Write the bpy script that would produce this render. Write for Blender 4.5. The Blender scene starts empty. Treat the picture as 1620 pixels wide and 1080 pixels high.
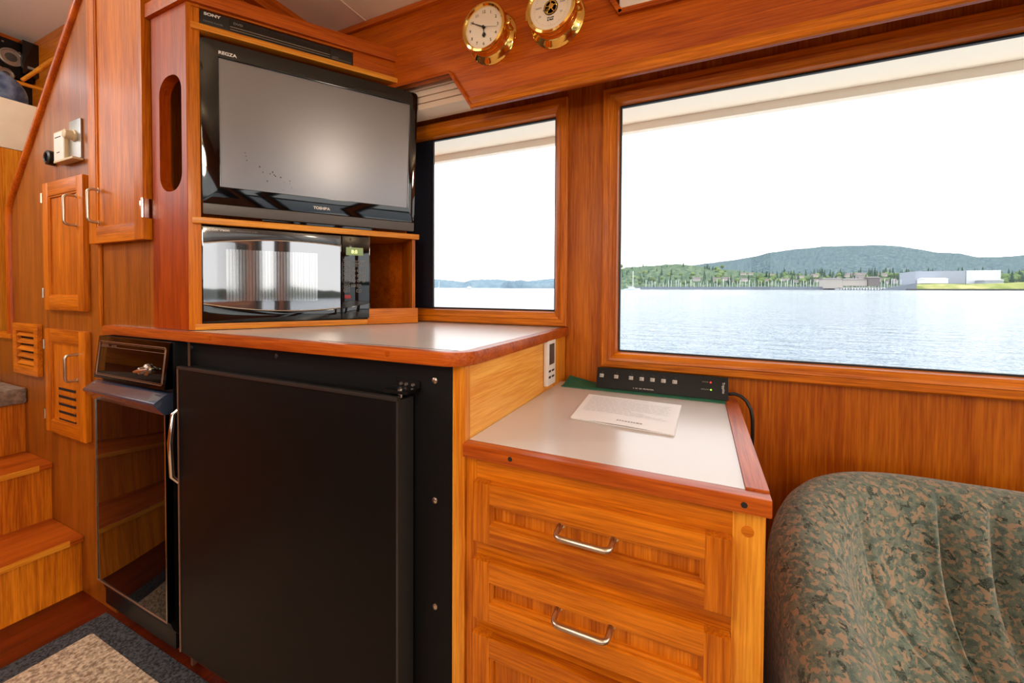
import bpy, bmesh, math, random
from mathutils import Matrix, Vector, noise
random.seed(7)
H = 1.07            # eye height above the cabin floor; heights below are written from the eye line
PI = math.pi
sc = bpy.context.scene
# ------------------------------------------------------------------ camera
F, CY = 641.69, 475.39
YAW, PIT, ROL = [math.radians(a) for a in (24.8037, 1.1205, .3115)]
def _axes():
    f = Vector((-math.sin(YAW), math.cos(YAW), 0)); r = Vector((math.cos(YAW), math.sin(YAW), 0)); u = Vector((0, 0, 1))
    f2 = math.cos(PIT)*f - math.sin(PIT)*u; u2 = math.sin(PIT)*f + math.cos(PIT)*u
    r3 = math.cos(ROL)*r + math.sin(ROL)*u2; u3 = -math.sin(ROL)*r + math.cos(ROL)*u2
    return r3, u3, f2
AR, AU, AF = _axes()
cd = bpy.data.cameras.new('camera'); cam = bpy.data.objects.new('camera', cd); sc.collection.objects.link(cam)
cd.sensor_width = 36; cd.lens = F/1620*36; cd.shift_y = -(540-CY)/1620; cd.clip_end = 20000; cd.clip_start = .02
cam.matrix_world = Matrix(((AR.x, AU.x, -AF.x, 0), (AR.y, AU.y, -AF.y, 0), (AR.z, AU.z, -AF.z, H), (0, 0, 0, 1)))
sc.camera = cam
# ------------------------------------------------------------------ world, light, exposure
SKY = 3.0
w = bpy.data.worlds.new('sky'); sc.world = w; w.use_nodes = True
nt = w.node_tree; nt.nodes.clear()
out = nt.nodes.new('ShaderNodeOutputWorld'); bg = nt.nodes.new('ShaderNodeBackground')
tc = nt.nodes.new('ShaderNodeTexCoord'); sp = nt.nodes.new('ShaderNodeSeparateXYZ'); rp = nt.nodes.new('ShaderNodeValToRGB')
nt.links.new(tc.outputs['Generated'], sp.inputs[0]); nt.links.new(sp.outputs['Z'], rp.inputs[0])
rp.color_ramp.elements[0].position = 0.0; rp.color_ramp.elements[0].color = (1, .985, .96, 1)
rp.color_ramp.elements[1].position = .9; rp.color_ramp.elements[1].color = (.80, .88, 1, 1)
nt.links.new(rp.outputs[0], bg.inputs[0]); bg.inputs[1].default_value = SKY
nt.links.new(bg.outputs[0], out.inputs[0])
def lamp(name, kind, loc, energy, color, size=.2, rot=(0, 0, 0), size_y=None, portal=False):
    l = bpy.data.lights.new(name, kind); l.energy = energy; l.color = color
    if kind == 'AREA':
        l.size = size
        if size_y: l.shape = 'RECTANGLE'; l.size_y = size_y
        if portal: l.cycles.is_portal = True
    elif kind == 'SUN': l.angle = size
    else: l.shadow_soft_size = size
    o = bpy.data.objects.new(name, l); sc.collection.objects.link(o); o.location = (loc[0], loc[1], loc[2]+H); o.rotation_euler = rot
    return o
# daylight portals in the real window openings (they sample the sky, they give no light of their own)
lamp('portal_aft', 'AREA', (2.62, -.8, 0), 1, (1, 1, 1), 1.9, (0, PI/2, 0), 2.3, True)
lamp('portal_port', 'AREA', (.55, -1.96, .22), 1, (1, 1, 1), 3.0, (PI/2, 0, 0), .8, True)
lamp('portal_star', 'AREA', (.7, 1.33, .19), 1, (1, 1, 1), 1.9, (-PI/2, 0, 0), .78, True)
lamp('portal_fwd', 'AREA', (-4.0, -.6, 1.12), 1, (1, 1, 1), .8, (0, -PI/2, 0), 2.3, True)
sun = lamp('sun', 'SUN', (0, 0, 30), 2.0, (1, .88, .70), .16, (0, 0, 0))
sun.rotation_euler = Vector((-.93, .06, -.34)).to_track_quat('-Z', 'Y').to_euler()
FILL_LAMPS = ((1.4, -.33, .70, 17), (.3, -1.4, .76, 12), (2.1, .6, .76, 14), (-.42, -.36, .46, 14))  # fill lights added out of view to brighten the cabin
for lx, ly, lz, le in FILL_LAMPS: lamp('cabin_fill', 'POINT', (lx, ly, lz), le, (1, .86, .68), .08)
lamp('pilothouse_fill', 'POINT', (-2.5, -.45, 1.12), 40, (1, .97, .9), .06)  # bare fill light added in the pilothouse, out of view
sc.view_settings.view_transform = 'Standard'; sc.view_settings.look = 'None'; sc.view_settings.gamma = 1
sc.view_settings.use_curve_mapping = False; sc.view_settings.exposure = 0.0

# ------------------------------------------------------------------ materials
M = {}
def base(name):
    m = bpy.data.materials.new(name); m.use_nodes = True; M[name] = m
    n = m.node_tree.nodes; return m, n, m.node_tree.links, n['Principled BSDF']
def lin(r, g, b):
    f = lambda c: (c/255/12.92) if c/255 <= .04045 else ((c/255+.055)/1.055)**2.4
    return (f(r), f(g), f(b), 1)
def plain(name, rgb, rough=.5, metal=0, coat=0, spec=.5, emit=None, es=1, bump=None, mott=None):
    m, n, l, b = base(name)
    b.inputs['Base Color'].default_value = lin(*rgb); b.inputs['Roughness'].default_value = rough
    b.inputs['Metallic'].default_value = metal; b.inputs['Coat Weight'].default_value = coat
    b.inputs['Coat Roughness'].default_value = .05; b.inputs['Specular IOR Level'].default_value = spec
    if emit: b.inputs['Emission Color'].default_value = lin(*emit); b.inputs['Emission Strength'].default_value = es
    t = n.new('ShaderNodeTexCoord')
    if bump:
        no = n.new('ShaderNodeTexNoise'); no.inputs['Scale'].default_value = bump[0]; no.inputs['Detail'].default_value = 4
        bu = n.new('ShaderNodeBump'); bu.inputs['Strength'].default_value = bump[1]; bu.inputs['Distance'].default_value = .002
        l.new(t.outputs['Object'], no.inputs['Vector']); l.new(no.outputs[0], bu.inputs['Height']); l.new(bu.outputs[0], b.inputs['Normal'])
    if mott:
        no = n.new('ShaderNodeTexNoise'); no.inputs['Scale'].default_value = mott[0]; no.inputs['Detail'].default_value = 6
        r = n.new('ShaderNodeValToRGB'); r.color_ramp.elements[0].position = .35; r.color_ramp.elements[1].position = .65
        r.color_ramp.elements[0].color = lin(*mott[1]); r.color_ramp.elements[1].color = lin(*rgb)
        l.new(t.outputs['Object'], no.inputs['Vector']); l.new(no.outputs[0], r.inputs[0]); l.new(r.outputs[0], b.inputs['Base Color'])
    return m
def wood(name, dark, light, axis, rough=.36, coat=.08, fine=1.0, band=1.0):
    """varnished timber, grain running along one axis"""
    m, n, l, b = base(name)
    t = n.new('ShaderNodeTexCoord'); oi = n.new('ShaderNodeObjectInfo'); ad = n.new('ShaderNodeVectorMath'); ad.operation = 'ADD'
    ml = n.new('ShaderNodeVectorMath'); ml.operation = 'SCALE'; cb = n.new('ShaderNodeCombineXYZ')
    for i in range(3): l.new(oi.outputs['Random'], cb.inputs[i])
    l.new(cb.outputs[0], ml.inputs[0]); ml.inputs['Scale'].default_value = 7
    l.new(t.outputs['Object'], ad.inputs[0]); l.new(ml.outputs[0], ad.inputs[1])
    def nz(across, along, detail, rgh, dist=0):
        mp = n.new('ShaderNodeMapping'); s = [across]*3; s['xyz'.index(axis)] = along
        mp.inputs['Scale'].default_value = s; l.new(ad.outputs[0], mp.inputs[0])
        no = n.new('ShaderNodeTexNoise'); no.inputs['Scale'].default_value = 1; no.inputs['Detail'].default_value = detail
        no.inputs['Roughness'].default_value = rgh; no.inputs['Distortion'].default_value = dist
        l.new(mp.outputs[0], no.inputs['Vector']); return no
    a = nz(22*band, 1.1, 5, .6, .7); c = nz(260*fine, 9, 3, .6); d = nz(3, 1.2, 2, .5)
    m1 = n.new('ShaderNodeMath'); m1.operation = 'MULTIPLY_ADD'; l.new(c.outputs[0], m1.inputs[0]); m1.inputs[1].default_value = .95; l.new(a.outputs[0], m1.inputs[2])
    m2 = n.new('ShaderNodeMath'); m2.operation = 'MULTIPLY_ADD'; l.new(d.outputs[0], m2.inputs[0]); m2.inputs[1].default_value = .45; l.new(m1.outputs[0], m2.inputs[2])
    r = n.new('ShaderNodeValToRGB'); r.color_ramp.elements[0].position = .72; r.color_ramp.elements[1].position = 1.22
    sb = n.new('ShaderNodeMath'); sb.operation = 'MULTIPLY_ADD'; sb.inputs[1].default_value = 1.8; sb.inputs[2].default_value = -1.65
    l.new(m2.outputs[0], sb.inputs[0])
    r.color_ramp.elements[0].position = .1; r.color_ramp.elements[1].position = .9
    r.color_ramp.elements[0].color = lin(*dark); r.color_ramp.elements[1].color = lin(*light)
    l.new(sb.outputs[0], r.inputs[0]); l.new(r.outputs[0], b.inputs['Base Color'])
    b.inputs['Roughness'].default_value = rough; b.inputs['Coat Weight'].default_value = coat; b.inputs['Coat Roughness'].default_value = .30 if coat > .3 else .16; b.inputs['Specular IOR Level'].default_value = .28
    bu = n.new('ShaderNodeBump'); bu.inputs['Strength'].default_value = .08; bu.inputs['Distance'].default_value = .001
    l.new(m1.outputs[0], bu.inputs['Height']); l.new(bu.outputs[0], b.inputs['Normal'])
    return m
for ax in 'xyz':
    wood('teak_'+ax, (162, 76, 2), (224, 128, 18), ax)
    wood('teak_light_'+ax, (200, 110, 16), (242, 166, 50), ax)
    wood('teak_red_'+ax, (150, 58, 0), (202, 98, 6), ax)
    wood('teak_nose_'+ax, (146, 56, 6), (200, 98, 22), ax)
wood('teak_dark_z', (132, 42, 0), (184, 76, 2), 'z')
wood('teak_lit_y', (226, 144, 44), (250, 186, 84), 'y', rough=.4)  # counter end panel: timber made paler to carry the daylight falling on it
wood('floor_wood', (74, 20, 2), (116, 38, 4), 'y', rough=.35)
wood('panel_wall', (148, 66, 2), (196, 108, 16), 'z', band=.8)
wood('panel_left', (118, 58, 4), (172, 96, 18), 'z', rough=.36, coat=.35)
plain('laminate', (212, 204, 198), .24, spec=.65)
plain('headliner', (244, 226, 198), .8, bump=(90, .1))
plain('headliner_light', (248, 240, 222), .8)
plain('gelcoat', (255, 250, 236), .4)
plain('cream_panel', (250, 244, 222), .6, mott=(14, (244, 236, 212)))
plain('black_gloss', (8, 8, 9), .04, spec=.6)
plain('black_glass', (4, 3, 3), .03, spec=.2)
plain('black_satin', (10, 10, 11), .4, spec=.3)
plain('black_steel', (9, 7, 6), .5, spec=.15, bump=(500, .15))
plain('black_edge', (38, 36, 34), .4)
plain('frame_black', (9, 9, 10), .55, spec=.2, bump=(300, .2))
plain('grey_bar', (84, 80, 76), .4)
plain('tv_screen', (128, 126, 128), .26, metal=.7)
plain('dvd_black', (26, 25, 24), .35)
plain('dvd_line', (150, 140, 125), .3, metal=.6)
plain('white_print', (225, 222, 215), .5)
plain('grey_print', (130, 126, 120), .5)
plain('copper_line', (150, 112, 90), .3, metal=.5)
plain('chrome', (225, 222, 215), .12, metal=1)
plain('nickel', (200, 190, 172), .28, metal=1)
plain('brass', (246, 206, 112), .1, metal=1)
plain('brass_dark', (170, 120, 40), .25, metal=1)
plain('dial', (240, 226, 200), .5)
plain('ink', (30, 26, 24), .6)
plain('navy', (10, 18, 34), .5)
plain('ledge_blue', (48, 56, 76), .25, coat=.6)
plain('rubber', (14, 14, 14), .45)
plain('white_plastic', (236, 230, 220), .4)
plain('ivory_plastic', (214, 196, 158), .45)
plain('steel_plate', (176, 172, 164), .3, metal=.8)
plain('lcd', (70, 70, 66), .3)
plain('strip_black', (20, 19, 19), .5, spec=.25)
plain('outlet', (190, 186, 178), .5)
plain('red_lamp', (200, 40, 30), .3, emit=(255, 40, 30), es=1.2)
plain('green_lamp', (150, 200, 60), .3, emit=(150, 230, 40), es=1.0)
plain('vfd', (60, 62, 48), .3, emit=(200, 220, 130), es=.35)
plain('vfd_lit', (220, 230, 150), .3, emit=(220, 235, 150), es=1.0)
plain('red_key', (150, 30, 40), .4)
plain('mat_green', (34, 104, 78), .8, bump=(420, .8))
plain('paper', (246, 244, 244), .7)
plain('paper_line', (214, 214, 218), .7)
plain('carpet_grey', (150, 128, 112), .95, bump=(160, 1.0), mott=(60, (110, 92, 80)))
plain('rug_tan', (226, 200, 172), .95, bump=(120, 1.0), mott=(120, (140, 112, 88)))
plain('rug_dark', (84, 84, 90), .95, bump=(170, 1.0), mott=(170, (10, 10, 12)))
plain('denim', (120, 146, 186), .9, bump=(30, .6), mott=(30, (66, 90, 132)))
plain('shade_cloth', (240, 222, 196), .8)
plain('smudge', (40, 38, 38), .9, spec=.05)
plain('dark_void', (8, 6, 5), .9)  # near-black sheets stand in for the shade inside vent slots and grille
# upholstery: sage with peach flecks and dark green patches
def fabric():
    m, n, l, b = base('upholstery'); b.inputs['Roughness'].default_value = .85; b.inputs['Sheen Weight'].default_value = .25
    t = n.new('ShaderNodeTexCoord')
    mp = n.new('ShaderNodeMapping'); mp.inputs['Scale'].default_value = (1, 1, 1); l.new(t.outputs['Object'], mp.inputs[0])
    def nz(s, d=3, dist=1.5):
        no = n.new('ShaderNodeTexNoise'); no.inputs['Scale'].default_value = s; no.inputs['Detail'].default_value = d; no.inputs['Distortion'].default_value = dist
        l.new(mp.outputs[0], no.inputs['Vector']); return no
    def mask(no, a, bb):
        r = n.new('ShaderNodeValToRGB'); r.color_ramp.elements[0].position = a; r.color_ramp.elements[1].position = bb; l.new(no.outputs[0], r.inputs[0]); return r
    def mix(fac, c1, c2):
        x = n.new('ShaderNodeMix'); x.data_type = 'RGBA'; l.new(fac, x.inputs[0])
        for i, c in ((6, c1), (7, c2)):
            if isinstance(c, tuple): x.inputs[i].default_value = c
            else: l.new(c, x.inputs[i])
        return x.outputs[2]
    c = mix(mask(nz(90, 5, .3), .44, .56).outputs[0], lin(66, 86, 78), lin(100, 112, 98))
    c = mix(mask(nz(105, 6, .5), .52, .57).outputs[0], c, lin(150, 124, 98))
    c = mix(mask(nz(66, 6, .6), .60, .63).outputs[0], c, lin(24, 46, 36))
    c = mix(mask(nz(700, 2, 0), .5, .8).outputs[0], c, lin(130, 122, 104))
    l.new(c, b.inputs['Base Color'])
    bu = n.new('ShaderNodeBump'); bu.inputs['Strength'].default_value = .35; bu.inputs['Distance'].default_value = .002
    l.new(nz(700, 2, 0).outputs[0], bu.inputs['Height']); l.new(bu.outputs[0], b.inputs['Normal'])
fabric()
# window glass: thin clear pane
def glass():
    m = bpy.data.materials.new('pane_glass'); m.use_nodes = True; M['pane_glass'] = m
    n = m.node_tree.nodes; l = m.node_tree.links; n.clear()
    o = n.new('ShaderNodeOutputMaterial'); mx = n.new('ShaderNodeMixShader'); tr = n.new('ShaderNodeBsdfTransparent'); gl = n.new('ShaderNodeBsdfGlossy')
    fr = n.new('ShaderNodeFresnel'); fr.inputs[0].default_value = 1.25; gl.inputs['Roughness'].default_value = 0.0
    tr.inputs[0].default_value = (.97, .98, .98, 1)
    l.new(fr.outputs[0], mx.inputs[0]); l.new(tr.outputs[0], mx.inputs[1]); l.new(gl.outputs[0], mx.inputs[2]); l.new(mx.outputs[0], o.inputs[0])
glass()
def water():
    m, n, l, b = base('sea'); b.inputs['Base Color'].default_value = lin(72, 98, 120); b.inputs['Specular IOR Level'].default_value = .24; b.inputs['Roughness'].default_value = .12
    t = n.new('ShaderNodeTexCoord')
    mp = n.new('ShaderNodeMapping'); mp.inputs['Scale'].default_value = (.35, 1.1, 1); l.new(t.outputs['Object'], mp.inputs[0])
    no = n.new('ShaderNodeTexNoise'); no.inputs['Scale'].default_value = .9; no.inputs['Detail'].default_value = 5; no.inputs['Roughness'].default_value = .65
    l.new(mp.outputs[0], no.inputs['Vector'])
    bu = n.new('ShaderNodeBump'); bu.inputs['Strength'].default_value = .5; bu.inputs['Distance'].default_value = .25
    l.new(no.outputs[0], bu.inputs['Height']); l.new(bu.outputs[0], b.inputs['Normal'])
water()
def forest(name, c1, c2, c3, s):
    m, n, l, b = base(name); b.inputs['Roughness'].default_value = .95; b.inputs['Specular IOR Level'].default_value = 0
    t = n.new('ShaderNodeTexCoord'); no = n.new('ShaderNodeTexNoise'); no.inputs['Scale'].default_value = s; no.inputs['Detail'].default_value = 8; no.inputs['Roughness'].default_value = .7
    l.new(t.outputs['Object'], no.inputs['Vector']); r = n.new('ShaderNodeValToRGB'); l.new(no.outputs[0], r.inputs[0])
    r.color_ramp.elements[0].position = .36; r.color_ramp.elements[0].color = lin(*c1); r.color_ramp.elements[1].position = .64; r.color_ramp.elements[1].color = lin(*c3)
    e = r.color_ramp.elements.new(.5); e.color = lin(*c2); l.new(r.outputs[0], b.inputs['Base Color'])
forest('hill_far', (58, 76, 84), (86, 102, 106), (114, 126, 120), .10)  # blue-green distance haze is put into the hill colour
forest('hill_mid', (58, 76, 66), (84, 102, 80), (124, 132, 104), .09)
forest('hill_pale', (104, 122, 134), (116, 134, 144), (128, 144, 150), .01)  # distance haze is put into this pale colour
forest('tree_dark', (50, 68, 62), (60, 80, 68), (78, 96, 76), .05)
forest('tree_light', (78, 96, 66), (96, 114, 72), (120, 134, 90), .05)
forest('grass_spit', (104, 118, 60), (140, 144, 84), (176, 164, 116), .05)
plain('bank', (70, 66, 64), .9)
plain('breakwater', (112, 118, 128), .8)
plain('warehouse_lit', (196, 198, 202), .8)  # sunlit side of the warehouse, its brightness put into the colour
plain('warehouse_shade', (150, 154, 164), .8)  # darker copy for the warehouse's shaded side, shared with the grey shed
plain('boat_white', (225, 228, 232), .5)
plain('house_wall', (170, 160, 150), .8)
plain('house_roof', (110, 100, 98), .8)
plain('piling', (76, 62, 56), .9)

# ------------------------------------------------------------------ mesh helpers
class MB:
    def __init__(s): s.bm = bmesh.new(); s.mats = []
    def mi(s, m):
        if m not in s.mats: s.mats.append(m)
        return s.mats.index(m)
    def add(s, verts, faces, m, smooth=False):
        i = s.mi(m); vs = [s.bm.verts.new(v) for v in verts]
        for f in faces:
            try: fc = s.bm.faces.new([vs[k] for k in f]); fc.material_index = i; fc.smooth = smooth
            except ValueError: pass
        return vs
    def merge(s, o, m):
        i = s.mi(m); mp = {}
        for v in o.verts: mp[v] = s.bm.verts.new(v.co)
        for f in o.faces:
            g = s.bm.faces.new([mp[v] for v in f.verts]); g.material_index = i; g.smooth = f.smooth
        o.free()
    def box(s, x0, x1, y0, y1, z0, z1, m, bev=0, seg=2):
        b = bmesh.new()
        vs = [b.verts.new(p) for p in ((x0, y0, z0), (x1, y0, z0), (x1, y1, z0), (x0, y1, z0), (x0, y0, z1), (x1, y0, z1), (x1, y1, z1), (x0, y1, z1))]
        for f in ((3, 2, 1, 0), (4, 5, 6, 7), (0, 1, 5, 4), (1, 2, 6, 5), (2, 3, 7, 6), (3, 0, 4, 7)): b.faces.new([vs[k] for k in f])
        if bev:
            r = bmesh.ops.bevel(b, geom=list(b.edges), offset=bev, segments=seg, profile=.7, affect='EDGES')
            for f in r['faces']: f.smooth = True
        s.merge(b, m)
    def prism(s, pts, a0, a1, plane, m, holes=(), bev=0):
        """2-D outline (with holes) in plane 'xz','xy' or 'yz', extruded along the third axis from a0 to a1"""
        b = bmesh.new()
        def P(p, a): return {'xz': (p[0], a, p[1]), 'xy': (p[0], p[1], a), 'yz': (a, p[0], p[1])}[plane]
        es = []
        for loop in [pts]+list(holes):
            vs = [b.verts.new(P(p, a0)) for p in loop]
            for k in range(len(vs)): es.append(b.edges.new((vs[k], vs[(k+1) % len(vs)])))
        if holes: bmesh.ops.triangle_fill(b, use_beauty=True, edges=es)
        else: b.faces.new(list(b.verts))
        r = bmesh.ops.extrude_face_region(b, geom=list(b.faces))
        d = Vector(P((0, 0), a1))-Vector(P((0, 0), a0))
        bmesh.ops.translate(b, vec=d, verts=[v for v in r['geom'] if isinstance(v, bmesh.types.BMVert)])
        bmesh.ops.recalc_face_normals(b, faces=list(b.faces))
        if bev:
            sharp = [e for e in b.edges if len(e.link_faces) == 2 and e.calc_face_angle(0) > .6]
            r = bmesh.ops.bevel(b, geom=sharp, offset=bev, segments=2, profile=.7, affect='EDGES')
            for f in r['faces']: f.smooth = True
        s.merge(b, m)
    def tube(s, pts, r, m, n=10, closed=False, flat=1.0):
        P = [Vector(p) for p in pts]; N = len(P); rings = []; up = None
        for i in range(N):
            if closed: t = (P[(i+1) % N]-P[i-1])
            else: t = P[min(i+1, N-1)]-P[max(i-1, 0)]
            t.normalize()
            if up is None: up = t.orthogonal().normalized()
            up = (up-t*up.dot(t)).normalized(); sd = t.cross(up)
            rr = r[i] if isinstance(r, (list, tuple)) else r
            rings.append([P[i]+rr*(math.cos(2*PI*k/n)*up+flat*math.sin(2*PI*k/n)*sd) for k in range(n)])
        vs = [v for q in rings for v in q]; fs = []
        for i in range(N if closed else N-1):
            j = (i+1) % N
            for k in range(n): fs.append((i*n+k, i*n+(k+1) % n, j*n+(k+1) % n, j*n+k))
        if not closed: fs += [tuple(range(n-1, -1, -1)), tuple((N-1)*n+k for k in range(n))]
        s.add(vs, fs, m, True)
    def lathe(s, prof, c, m, axis='y', n=40, sgn=-1, cap=True):
        """prof: (radius, distance out along axis)"""
        vs = []; c = Vector(c)
        for (r, d) in prof:
            for k in range(n):
                a = 2*PI*k/n; u, v = r*math.cos(a), r*math.sin(a)
                vs.append(c+Vector({'y': (u, sgn*d, v), 'z': (u, v, sgn*d), 'x': (sgn*d, u, v)}[axis]))
        fs = []
        for i in range(len(prof)-1):
            for k in range(n): fs.append((i*n+k, i*n+(k+1) % n, (i+1)*n+(k+1) % n, (i+1)*n+k))
        fs.append(tuple(range(n)))
        if cap: fs.append(tuple((len(prof)-1)*n+k for k in range(n)))
        s.add(vs, fs, m, True)
    def build(s, name, parent=None, world=True, kind=None):
        bmesh.ops.remove_doubles(s.bm, verts=list(s.bm.verts), dist=1e-6)
        bmesh.ops.recalc_face_normals(s.bm, faces=list(s.bm.faces))
        me = bpy.data.meshes.new(name); s.bm.to_mesh(me); s.bm.free()
        for m in s.mats: me.materials.append(M[m])
        return link(name, me, parent, world, kind)
def gm(o):
    m = o.matrix_basis.copy(); p = o.parent
    while p: m = p.matrix_basis @ m; p = p.parent
    return m
def link(name, me, parent=None, world=True, kind=None):
    if me.polygons and any(p.use_smooth for p in me.polygons): me.set_sharp_from_angle(angle=math.radians(38))
    o = bpy.data.objects.new(name, me); sc.collection.objects.link(o)
    if world:
        if parent:
            o.parent = parent; me.transform(gm(parent).inverted() @ Matrix.Translation((0, 0, H)))
        else:
            # a single-mesh thing: origin at its base centre
            me.transform(Matrix.Translation((0, 0, H)))
            xs = [v.co for v in me.vertices]
            c = Vector(((min(v.x for v in xs)+max(v.x for v in xs))/2, (min(v.y for v in xs)+max(v.y for v in xs))/2, min(v.z for v in xs)))
            me.transform(Matrix.Translation(-c)); o.location = c
    elif parent: o.parent = parent
    if kind: o['kind'] = kind
    return o
def tag(o, label, cat, group=None):
    o['label'] = label; o['category'] = cat
    if group: o['group'] = group
    return o
def thing(name, label, cat, loc, rz=0, group=None):
    o = bpy.data.objects.new(name, None); sc.collection.objects.link(o); o.empty_display_size = .05
    o.location = (loc[0], loc[1], loc[2]+H); o.rotation_euler = (0, 0, rz)
    return tag(o, label, cat, group)
def struct(name, label=None):
    o = bpy.data.objects.new(name, None); sc.collection.objects.link(o); o['kind'] = 'structure'; return o
def text(s, size, mtx, mat, parent, name='lettering', depth=.0004, sx=1.0, bold=0.0, world=True):
    """mtx: placement in eye-height coordinates (world) or in the parent's frame"""
    cu = bpy.data.curves.new('t', 'FONT'); cu.body = s; cu.size = size; cu.extrude = depth; cu.offset = bold
    o = bpy.data.objects.new('t', cu); sc.collection.objects.link(o)
    me = bpy.data.meshes.new_from_object(o); bpy.data.objects.remove(o); bpy.data.curves.remove(cu)
    me.materials.clear(); me.materials.append(M[mat]); me.name = name
    me.transform(mtx @ Matrix.Diagonal((sx, 1, 1, 1)))
    return link(name, me, parent, world)
def face_y(x, y, z): # lettering that reads from -Y
    return Matrix.Translation((x, y, z)) @ Matrix.Rotation(PI/2, 4, 'X')
def rrect(x0, x1, z0, z1, r, n=5):
    pts = []
    for cx, cz, a0 in ((x1-r, z1-r, 0), (x0+r, z1-r, PI/2), (x0+r, z0+r, PI), (x1-r, z0+r, 1.5*PI)):
        for k in range(n+1):
            a = a0+PI/2*k/n; pts.append((cx+r*math.cos(a), cz+r*math.sin(a)))
    return pts
def rim(mb, pts, wd, a0, a1, plane, m):
    """outline ring of width wd"""
    cx = sum(p[0] for p in pts)/len(pts); cz = sum(p[1] for p in pts)/len(pts)
    w_ = max(p[0] for p in pts)-cx; h_ = max(p[1] for p in pts)-cz
    inner = [(cx+(p[0]-cx)*(w_-wd)/w_, cz+(p[1]-cz)*(h_-wd)/h_) for p in pts]
    mb.prism(pts, a0, a1, plane, m, holes=[inner])
def frame_ring(mb, x0, x1, z0, z1, prof, hm, vm):
    """mitred frame round the opening; prof = (distance outward, y)"""
    n = len(prof)
    def corner(sx, sz, p): return ((x0-p[0]) if sx < 0 else (x1+p[0]), p[1], (z0-p[0]) if sz < 0 else (z1+p[0]))
    for (a, b, m) in (((-1, -1), (1, -1), hm), ((1, -1), (1, 1), vm), ((1, 1), (-1, 1), hm), ((-1, 1), (-1, -1), vm)):
        vs = [corner(*a, p) for p in prof]+[corner(*b, p) for p in prof]
        fs = [(k, (k+1) % n, n+(k+1) % n, n+k) for k in range(n)]
        mb.add(vs, fs, m)
def panel_door(x0, x1, z0, z1, yf, th, st, rec=.008, tone='teak_', slots=None, rail=None):
    """frame-and-panel front facing -Y"""
    rail = rail or st
    mb = MB(); yb = yf+th
    mb.box(x0, x0+st, yf, yb, z0, z1, tone+'z', .003); mb.box(x1-st, x1, yf, yb, z0, z1, tone+'z', .003)
    mb.box(x0+st-.001, x1-st+.001, yf+.0002, yb, z0, z0+rail, tone+'x', .002); mb.box(x0+st-.001, x1-st+.001, yf+.0002, yb, z1-rail, z1, tone+'x', .002)
    # ogee step inside
    a, b_, c, d = x0+st, x1-st, z0+rail, z1-rail; e = .006
    frame_ring(mb, a+e, b_-e, c+e, d-e, [(0, yf+rec*.45), (e+.001, yf+rec*.35), (e+.001, yb), (0, yb)], tone+'x', tone+'z')
    mb.box(a, b_, yf+rec, yb-.001, c, d, tone+'z')
    if slots:
        for (sx0, sx1, sz0, sz1) in slots: mb.box(sx0, sx1, yf+rec-.0012, yf+rec+.001, sz0, sz1, 'dark_void')
    return mb
def pull(p0, p1, out, r=.0045, mat='nickel', parent=None, world=True):
    """bent-rod handle between two feet, standing off along 'out'"""
    p0, p1, out = Vector(p0), Vector(p1), Vector(out); d = (p1-p0).normalized(); c = .012; pts = [p0]
    L = (p1-p0).length
    for k in range(6):
        a = PI/2*k/5; pts.append(p0+out*(1-c/out.length)+d*c*(1-math.cos(a))+out.normalized()*c*math.sin(a))
    for k in range(6):
        a = PI/2*(1-k/5); pts.append(p1+out*(1-c/out.length)-d*c*(1-math.cos(a))+out.normalized()*c*math.sin(a))
    pts.append(p1); mb = MB(); mb.tube(pts, r, mat, 10)
    for p in (p0, p1): mb.tube([p, p+out.normalized()*.0015], r*1.7, mat, 12)
    return mb.build('handle', parent, world)
def ray(x, y): return AF+(x-810)/F*AR-(y-CY)/F*AU
def at(x, y, Y): d = ray(x, y); return d*(Y/d.y)
def atX(x, y, X): d = ray(x, y); return d*(X/d.x)

# ================================================================== THE SETTING
WY = 1.275                      # inner face of the window wall
mb = MB(); mb.box(-4.0, 2.6, -1.95, WY, -1.12, -1.07, 'floor_wood'); mb.build('floor', kind='structure')
mb = MB(); mb.box(-1.34, 2.65, -1.95, 1.33, .965, .99, 'headliner')
mb.build('ceiling', kind='structure')
mb = MB()
for x in (-1.092, -.1, .9, 1.9): mb.box(x-.0025, x+.0025, -1.9, 1.12, .9625, .9648, 'shade_cloth')
mb.build('trim_1', kind='structure')
# pilothouse ceiling, forward
mb = MB(); mb.box(-4.0, -1.34, -1.95, 1.2, 1.6, 1.63, 'headliner_light'); mb.build('ceiling', kind='structure')
mb = MB(); mb.box(-1.345, -1.315, -1.9, 1.2, .99, 1.6, 'headliner'); mb.box(-1.345, -1.285, -1.9, 1.118, .915, .9645, 'teak_red_y', .004)
mb.build('trim_2', kind='structure')
# window wall
W1 = (-1.10, -.4335, -.063, .582); W2 = (-.231, 1.60, -.183, .579)
mb = MB()
for (x0, x1, z0, z1) in ((-1.53, W1[0]-.01, -1.07, .965), (W1[0]-.01, W1[1]+.01, -1.07, W1[2]-.01), (W1[0]-.01, W1[1]+.01, W1[3]+.01, .965), (W1[1]+.01, W2[0]-.01, -1.07, .965),
        (W2[0]-.01, W2[1]+.01, -1.07, W2[2]-.01), (W2[0]-.01, W2[1]+.01, W2[3]+.01, .965), (W2[1]+.01, 2.62, -1.07, .965)):
    mb.box(x0, x1, WY, WY+.05, z0, z1, 'panel_wall')
mb.build('wall_starboard', kind='structure')
PROF = [(-.002, 1.286), (.002, 1.268), (.014, 1.252), (.022, 1.250), (.024, 1.254), (.042, 1.254), (.046, 1.258), (.046, 1.274), (.008, 1.2745), (.008, 1.296), (-.002, 1.296)]
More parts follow.
